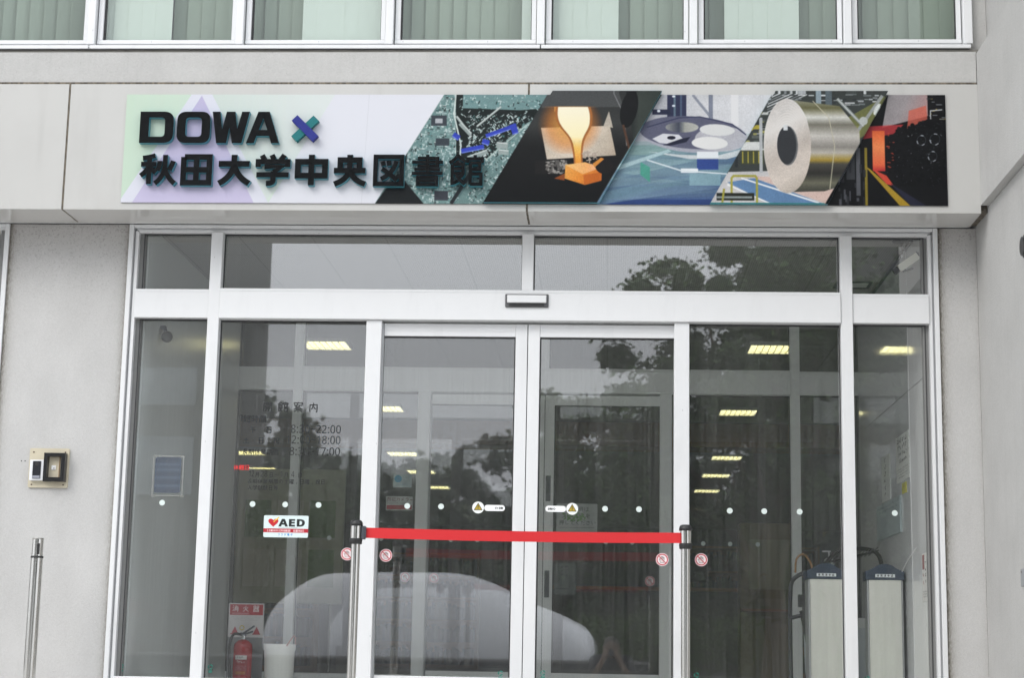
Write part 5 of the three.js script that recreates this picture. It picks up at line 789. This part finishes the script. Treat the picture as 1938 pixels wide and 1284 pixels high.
{
  reseed(91);
  const t = thing('broadleaf_tree', 'big dark broadleaf tree mirrored in the right half of the glass', 'tree', [3.6, -0.2, 23.5]);
  const ends = [[-2.6, 5.6, 0.4], [-1.4, 7.6, -0.5], [0.2, 8.6, 0.3], [1.2, 8.2, 0.8], [1.2, 6.2, -0.4], [-3.0, 4.4, 0.9], [1.3, 4.6, 0.7], [0.4, 6.2, 1.8], [-0.6, 5.4, -1.7]];
  mesh('trunk', [limb([[0, 0, 0], [0.05, 1.2, 0.05], [-0.05, 2.4, 0], [0.1, 4.2, 0.1], [0.1, 6.5, 0.1]], 0.26, 0.07, 12)], M.bark, t);
  ends.forEach(([x, y, z], i) => mesh('branch', [limb([[0, 1.5 + (i % 4) * 0.6, 0], [x * 0.4, 2.2 + y * 0.22, z * 0.4], [x * 0.8, y * 0.82, z * 0.8], [x, y, z]], 0.09, 0.02, 7)], M.bark, t));
  const cl = []; for (const [x, y, z] of ends) for (let k = 0; k < 9; k++) cl.push([x * rr(0.7, 1.1) + rr(-0.6, 0.6), y + rr(-0.9, 0.7), z + rr(-0.6, 0.6), rr(0.2, 0.48), rr(0.5, 0.9)]);
  for (let k = 0; k < 46; k++) cl.push([rr(-2.8, 1.2), rr(3.0, 7.2), rr(-1.5, 1.5), rr(0.35, 0.75), rr(0.5, 0.9)]);
  for (let k = 0; k < 12; k++) cl.push([rr(-3.2, -0.8), rr(4.6, 7.6), rr(-1, 1), rr(0.3, 0.6), 0.7]);
  for (let k = 0; k < 34; k++) cl.push([rr(-4.6, -2.4), rr(2.0, 5.3), rr(-0.8, 0.8), rr(0.25, 0.55), rr(0.5, 0.9)]);
  mesh('crown', foliage(cl, 430, 0.12, [0.032, 0.07, 0.02], [0.11, 0.185, 0.055]), M.leaf, t).userData.kind = 'stuff';
  // a second tree closes the view on the right
  const t2 = thing('broadleaf_tree', 'taller tree standing behind the big mirrored tree, to its right', 'tree', [5.3, -0.2, 29]);
  mesh('trunk', [limb([[0, 0, 0], [0.1, 2, 0], [0, 5, 0.1], [0, 9, 0]], 0.3, 0.06, 12)], M.bark, t2);
  const c2 = []; for (let k = 0; k < 44; k++) { const y = rr(2.4, 9.6), w = 1.5 * Math.sin(Math.PI * Math.min(1, (y - 1.4) / 11)) + 0.4; c2.push([rr(-w, w), y, rr(-1.6, 1.6), rr(0.6, 1.15), 0.7]); }
  mesh('crown', foliage(c2, 420, 0.18, [0.028, 0.06, 0.018], [0.08, 0.14, 0.042]), M.leaf, t2).userData.kind = 'stuff';
  // far row of trees
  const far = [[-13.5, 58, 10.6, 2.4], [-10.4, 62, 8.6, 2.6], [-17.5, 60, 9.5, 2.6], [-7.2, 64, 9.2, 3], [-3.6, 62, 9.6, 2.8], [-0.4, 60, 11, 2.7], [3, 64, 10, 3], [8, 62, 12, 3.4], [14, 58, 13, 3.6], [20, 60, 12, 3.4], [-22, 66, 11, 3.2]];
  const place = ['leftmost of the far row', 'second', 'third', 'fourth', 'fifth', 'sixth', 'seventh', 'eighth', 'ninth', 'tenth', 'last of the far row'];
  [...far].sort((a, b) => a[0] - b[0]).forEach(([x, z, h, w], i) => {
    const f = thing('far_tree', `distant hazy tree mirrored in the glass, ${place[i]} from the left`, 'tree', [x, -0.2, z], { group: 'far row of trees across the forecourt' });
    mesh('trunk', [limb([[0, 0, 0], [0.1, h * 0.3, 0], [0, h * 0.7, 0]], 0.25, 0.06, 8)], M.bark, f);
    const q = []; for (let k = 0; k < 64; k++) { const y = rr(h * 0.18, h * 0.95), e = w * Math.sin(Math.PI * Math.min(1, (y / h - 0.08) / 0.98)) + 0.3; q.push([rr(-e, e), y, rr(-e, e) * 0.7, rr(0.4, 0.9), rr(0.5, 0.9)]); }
    mesh('crown', foliage(q, 190, 0.3, [0.1, 0.13, 0.085], [0.21, 0.25, 0.17]), M.leaf, f).userData.kind = 'stuff';  // haze put into the leaf colours: paler than the near trees
  });
  const hedge = []; for (let x = -2.2; x < 4; x += 0.5) for (let y = 0.3; y < 1.05; y += 0.35) hedge.push([x + rr(-0.1, 0.1), y, rr(-0.3, 0.3), 0.4, 0.8]);
  const bushAt = [[-12, 36], [-9.2, 38], [-6.6, 36.5], [-4, 38], [-1.6, 36], [0.6, 38], [3, 37], [5.6, 38], [8, 36.5], [10.6, 38]];
  bushAt.forEach(([x, z], i) => {
    const f = thing('shrub', `dark evergreen shrub mirrored below the trees, number ${['one', 'two', 'three', 'four', 'five', 'six', 'seven', 'eight', 'nine', 'ten'][i]} from the left`, 'shrub', [x, -0.2, z], { group: 'evergreen shrubs across the forecourt' });
    const q = []; for (let k = 0; k < 24; k++) { const y = rr(0.4, 4.4); q.push([rr(-1.5, 1.5) * (1.1 - y / 7), y, rr(-0.8, 0.8), rr(0.6, 0.95), 0.85]); }
    mesh('foliage', foliage(q, 330, 0.2, [0.018, 0.042, 0.012], [0.05, 0.1, 0.026]), M.leaf, f).userData.kind = 'stuff';
    mesh('stem', [rod([0, 0, 0], [0, 2.5, 0], 0.06)], M.bark, f);
  });
  const h = thing('clipped_hedge', 'low clipped green hedge mirrored behind the covered car', 'hedge', [2.2, -0.2, 26.6]);
  mesh('foliage', foliage(hedge, 260, 0.09, [0.05, 0.1, 0.015], [0.1, 0.19, 0.03]), M.leaf, h).userData.kind = 'stuff';
  mesh('stems', [rod([-1, 0, 0], [-1, 0.7, 0], 0.03), rod([0.4, 0, 0], [0.4, 0.7, 0], 0.03), rod([2, 0, 0], [2, 0.7, 0], 0.03)], M.bark, h);
}
{ // low building behind the shrubs, right
  const t = thing('rear_building', 'low brownish building mirrored behind the shrubs at the right', 'building', [6, -0.2, 44]);
  const bm = std({ color: lin(0.11, 0.1, 0.09), roughness: 0.9 });
  mesh('wall', [box(-9, 12, 0, 5.2, 0, 6)], bm, t); mesh('roof', [box(-9.3, 12.3, 5.2005, 5.4, -0.3, 6.3)], M.channel, t);
  for (let k = 0; k < 6; k++) { const f = mesh('window', [box(-8 + k * 3.4, -6 + k * 3.4, 1.2, 2.8, -0.04, -0.002)], M.channel, t); mesh('glass', [box(-7.95 + k * 3.4, -6.05 + k * 3.4, 1.25, 2.75, -0.046, -0.0405)], M.black, f); }
}
{ // tall building, right
  const t = thing('side_building', 'tall dark grey building mirrored at the far right of the glass', 'building', [7.6, -0.2, 40]);
  const bm = std({ color: lin(0.09, 0.09, 0.088), roughness: 0.9 });
  mesh('wall', [box(0, 16, 0, 17, 0, 8)], bm, t); mesh('parapet', [box(-0.1, 16.1, 17.0005, 17.4, -0.1, 8.1)], M.channel, t);
  for (let r = 0; r < 4; r++) for (let k = 0; k < 4; k++) { const x = 1.2 + k * 3.8, y = 1.4 + r * 3.9, f = mesh('window', [box(x, x + 2.2, y, y + 1.7, -0.04, -0.002)], M.channel, t); mesh('glass', [box(x + 0.06, x + 2.14, y + 0.06, y + 1.64, -0.046, -0.0405)], M.black, f); }
}
{ // building across, left
  const t = thing('opposite_building', 'grey three storey building mirrored at the left of the glass', 'building', [-21.4, -0.2, 34]);
  const wallM = std({ color: lin(0.3, 0.3, 0.29), roughness: 0.9 });
  mesh('wall', [box(-14, 12.2, 0, 13.5, 0, 4)], wallM, t);
  mesh('parapet', [box(-14.1, 12.25, 13.5005, 13.9, -0.1, 4)], std({ color: lin(0.4), roughness: 0.8 }), t);
  const winM = std({ color: lin(0.3, 0.32, 0.33), roughness: 0.08, metalness: 0.8 });
  for (const [y0, y1] of [[4.3, 5.8], [6.62, 7.6]]) for (let k = 0; k < 6; k++) { const x = 11.2 - k * 3.9; const f = mesh('window', [box(x - 1.75, x + 0.05, y0 - 0.05, y1 + 0.05, -0.03, -0.002)], wallM, t); mesh('glass', [box(x - 1.7, x, y0, y1, -0.038, -0.0305)], winM, f); }
}
{
  const t = thing('planter_wall', 'low dark concrete planter wall mirrored in front of the covered car', 'low wall', [-2.6, -0.2, 13.2]);
  mesh('wall', [rbox(-4, 3.6, 0, 0.36, 0, 0.25, 0.01)], std({ color: lin(0.09, 0.095, 0.1), roughness: 0.9 }), t); mesh('coping', [rbox(-4.02, 3.62, 0.3605, 0.4, -0.02, 0.27, 0.008)], std({ color: lin(0.3), roughness: 0.8 }), t);
}
{ // car under a white cover, parked behind the viewer
  const t = thing('covered_car', 'car under a soft white fabric cover, mirrored low in the glass', 'car', [-2.02, -0.2, 14.0]);
  const prof = [[-2.3, 0.4], [-2.32, 0.7], [-2.24, 1.02], [-2.0, 1.28], [-1.6, 1.52], [-1.1, 1.57], [-0.3, 1.585], [0.45, 1.57], [0.9, 1.44], [1.4, 1.2], [1.95, 0.98], [2.22, 0.82], [2.31, 0.6], [2.3, 0.4]];
  const c = new THREE.CatmullRomCurve3(prof.map(([x, y]) => new THREE.Vector3(x, y, 0))), N = 90, K = 40, pos = [], idx = [];
  for (let i = 0; i <= N; i++) { const p = c.getPointAt(i / N); for (let j = 0; j <= K; j++) {   // across: hem, side, shoulder, roof, shoulder, side, hem
    const u = j / K * 2 - 1, e = Math.abs(u), side = Math.sign(u), top = p.y, w = 0.84, q = 2.6, a = e * Math.PI / 2, cw = Math.pow(Math.sin(a), 2 / q), ch = Math.pow(Math.max(0, Math.cos(a)), 2 / q), hem = 0.4, fold = 0.012 * Math.sin(p.x * 9 + 2 * Math.sin(p.x * 3)) * (1 - ch) + 0.02 * (fbm(p.x * 3 + 20, u * 2 + 20, 4, 0, 3) - 0.5);
    pos.push(p.x * (0.93 + 0.07 * ch), hem + (top - hem) * ch, 0.84 + side * (w + fold) * cw); } }
  for (let i = 0; i < N; i++) for (let j = 0; j < K; j++) { const o = i * (K + 1) + j; idx.push(o, o + 1, o + K + 1, o + 1, o + K + 2, o + K + 1); }
  const g = new THREE.BufferGeometry(); g.setAttribute('position', new THREE.Float32BufferAttribute(pos, 3)); g.setIndex(idx); g.computeVertexNormals(); g.setAttribute('uv', new THREE.BufferAttribute(new Float32Array(pos.length / 3 * 2), 2));
  mesh('cover', g, std({ color: lin(0.86, 0.87, 0.9), roughness: 0.65, side: THREE.DoubleSide }), t);
  for (const [x, z] of [[1.5, 0.14], [-1.45, 0.14], [1.5, 1.54], [-1.45, 1.54]]) { const w = mesh('wheel', [new THREE.CylinderGeometry(0.29, 0.29, 0.18, 32).rotateX(Math.PI / 2).translate(x, 0.29, z)], M.blackRubber, t); mesh('rim', [new THREE.CylinderGeometry(0.19, 0.19, 0.188, 24).rotateX(Math.PI / 2).translate(x, 0.29, z)], M.steel, w); }
  mesh('underbody', [rbox(-2.1, 2.1, 0.2, 0.42, 0.1, 1.58, 0.05)], M.greyPlastic, t);
}
// ---------------------------------------------------------------- the crouching photographer, mirrored at the foot of the right door
function figure(bones, c, size, res, k = 0.02) {   // smooth union of tapered capsules, meshed
  const mc = new MarchingCubes(res, new THREE.MeshBasicMaterial(), false, false, 120000), h = size / 2;
  mc.isolation = 0;
  for (let z = 0; z < res; z++) for (let y = 0; y < res; y++) for (let x = 0; x < res; x++) {
    const px = c[0] + (2 * x / res - 1) * h, py = c[1] + (2 * y / res - 1) * h, pz = c[2] + (2 * z / res - 1) * h; let s = 0;
    for (const [a, b, ra, rb] of bones) { const ux = b[0] - a[0], uy = b[1] - a[1], uz = b[2] - a[2], l = ux * ux + uy * uy + uz * uz || 1e-9, t = Math.max(0, Math.min(1, ((px - a[0]) * ux + (py - a[1]) * uy + (pz - a[2]) * uz) / l)); const d = Math.hypot(px - a[0] - ux * t, py - a[1] - uy * t, pz - a[2] - uz * t) - (ra + (rb - ra) * t); s += Math.exp(-Math.max(-0.5, Math.min(0.6, d)) / k); }
    mc.field[x + y * res + z * res * res] = Math.log(Math.max(1e-30, s)) * k;
  }
  mc.update();
  const g = new THREE.BufferGeometry(); g.setAttribute('position', new THREE.BufferAttribute(mc.positionArray.slice(0, mc.count * 3), 3)); g.setAttribute('normal', new THREE.BufferAttribute(mc.normalArray.slice(0, mc.count * 3), 3));
  g.setAttribute('uv', new THREE.BufferAttribute(new Float32Array(mc.count * 2), 2));
  return g.scale(h, h, h).translate(...c);
}
{
  const t = thing('person', 'crouching person in dark clothes holding up a camera, mirrored low in the right door', 'person', [0.52, -0.19, 10.2]);
  const skin = std({ color: lin(0.18, 0.13, 0.1), roughness: 0.6 }), cloth = std({ color: lin(0.03, 0.032, 0.04), roughness: 0.9 });
  // local axes: facing -z; hands at the camera, elbows out and down, knees bent
  const S = 1, arms = []; for (const s of [-1, 1]) arms.push([[s * 0.19, 0.42, 0.24], [s * 0.22, 0.2, 0.06], 0.05, 0.04], [[s * 0.22, 0.2, 0.06], [s * 0.085, 0.44, -0.07], 0.04, 0.028]);
  const hands = []; for (const s of [-1, 1]) { hands.push([[s * 0.085, 0.44, -0.07], [s * 0.078, 0.485, -0.085], 0.028, 0.026]); for (let f = 0; f < 4; f++) hands.push([[s * 0.08, 0.475 + f * 0.018, -0.09], [s * (0.055 - f * 0.002), 0.472 + f * 0.018, -0.125], 0.0095, 0.009], [[s * 0.055, 0.472 + f * 0.018, -0.125], [s * 0.032, 0.47 + f * 0.017, -0.118 + f * 0.002], 0.009, 0.008]); hands.push([[s * 0.075, 0.46, -0.07], [s * 0.05, 0.452, -0.045], 0.012, 0.009]); }
  const head = [[[0, 0.52, 0.14], [0, 0.585, 0.14], 0.075, 0.09], [[0, 0.475, 0.09], [0, 0.5, 0.09], 0.035, 0.045], [[0, 0.53, 0.05], [0, 0.555, 0.055], 0.014, 0.01], [[-0.085, 0.53, 0.15], [-0.085, 0.56, 0.15], 0.016, 0.016], [[0.085, 0.53, 0.15], [0.085, 0.56, 0.15], 0.016, 0.016], [[0, 0.4, 0.24], [0, 0.5, 0.16], 0.055, 0.05]];
  mesh('body', mergeGeometries([figure([...arms, ...hands, ...head], [0, 0.43, 0.08], 0.62, 104, 0.007)]), skin, t);
  const torso = [[[0, 0.16, 0.42], [0, 0.38, 0.28], 0.15, 0.15], [[-0.15, 0.4, 0.25], [0.15, 0.4, 0.25], 0.065, 0.065]]; for (const s of [-1, 1]) torso.push([[s * 0.19, 0.41, 0.24], [s * 0.215, 0.26, 0.11], 0.064, 0.058], [[s * 0.1, 0.13, 0.42], [s * 0.2, 0.26, 0.1], 0.1, 0.075], [[s * 0.2, 0.26, 0.1], [s * 0.16, 0.03, 0.3], 0.068, 0.045], [[s * 0.16, 0.03, 0.3], [s * 0.17, 0.03, 0.14], 0.042, 0.034]);
  mesh('clothes', figure(torso, [0, 0.27, 0.28], 0.86, 84, 0.014), cloth, t);
  mesh('hair', [new THREE.SphereGeometry(0.096, 24, 16, 0, 6.2832, 0, 1.75).rotateX(0.45).translate(0, 0.59, 0.15)], M.black, t);
  const k = thing('photo_camera', 'small black camera held up by the crouching person', 'camera', [0.52, 0.305, 10.13]);
  mesh('camera_body', [rbox(-0.06, 0.06, -0.04, 0.04, -0.02, 0.02, 0.008), rbox(-0.02, 0.02, 0.0405, 0.055, -0.02, 0.02, 0.005)], M.black, k); mesh('lens', [new THREE.CylinderGeometry(0.03, 0.032, 0.05, 24).rotateX(Math.PI / 2).translate(0, 0, -0.0455)], M.greyPlastic, k);
}
renderer.render(scene, camera);
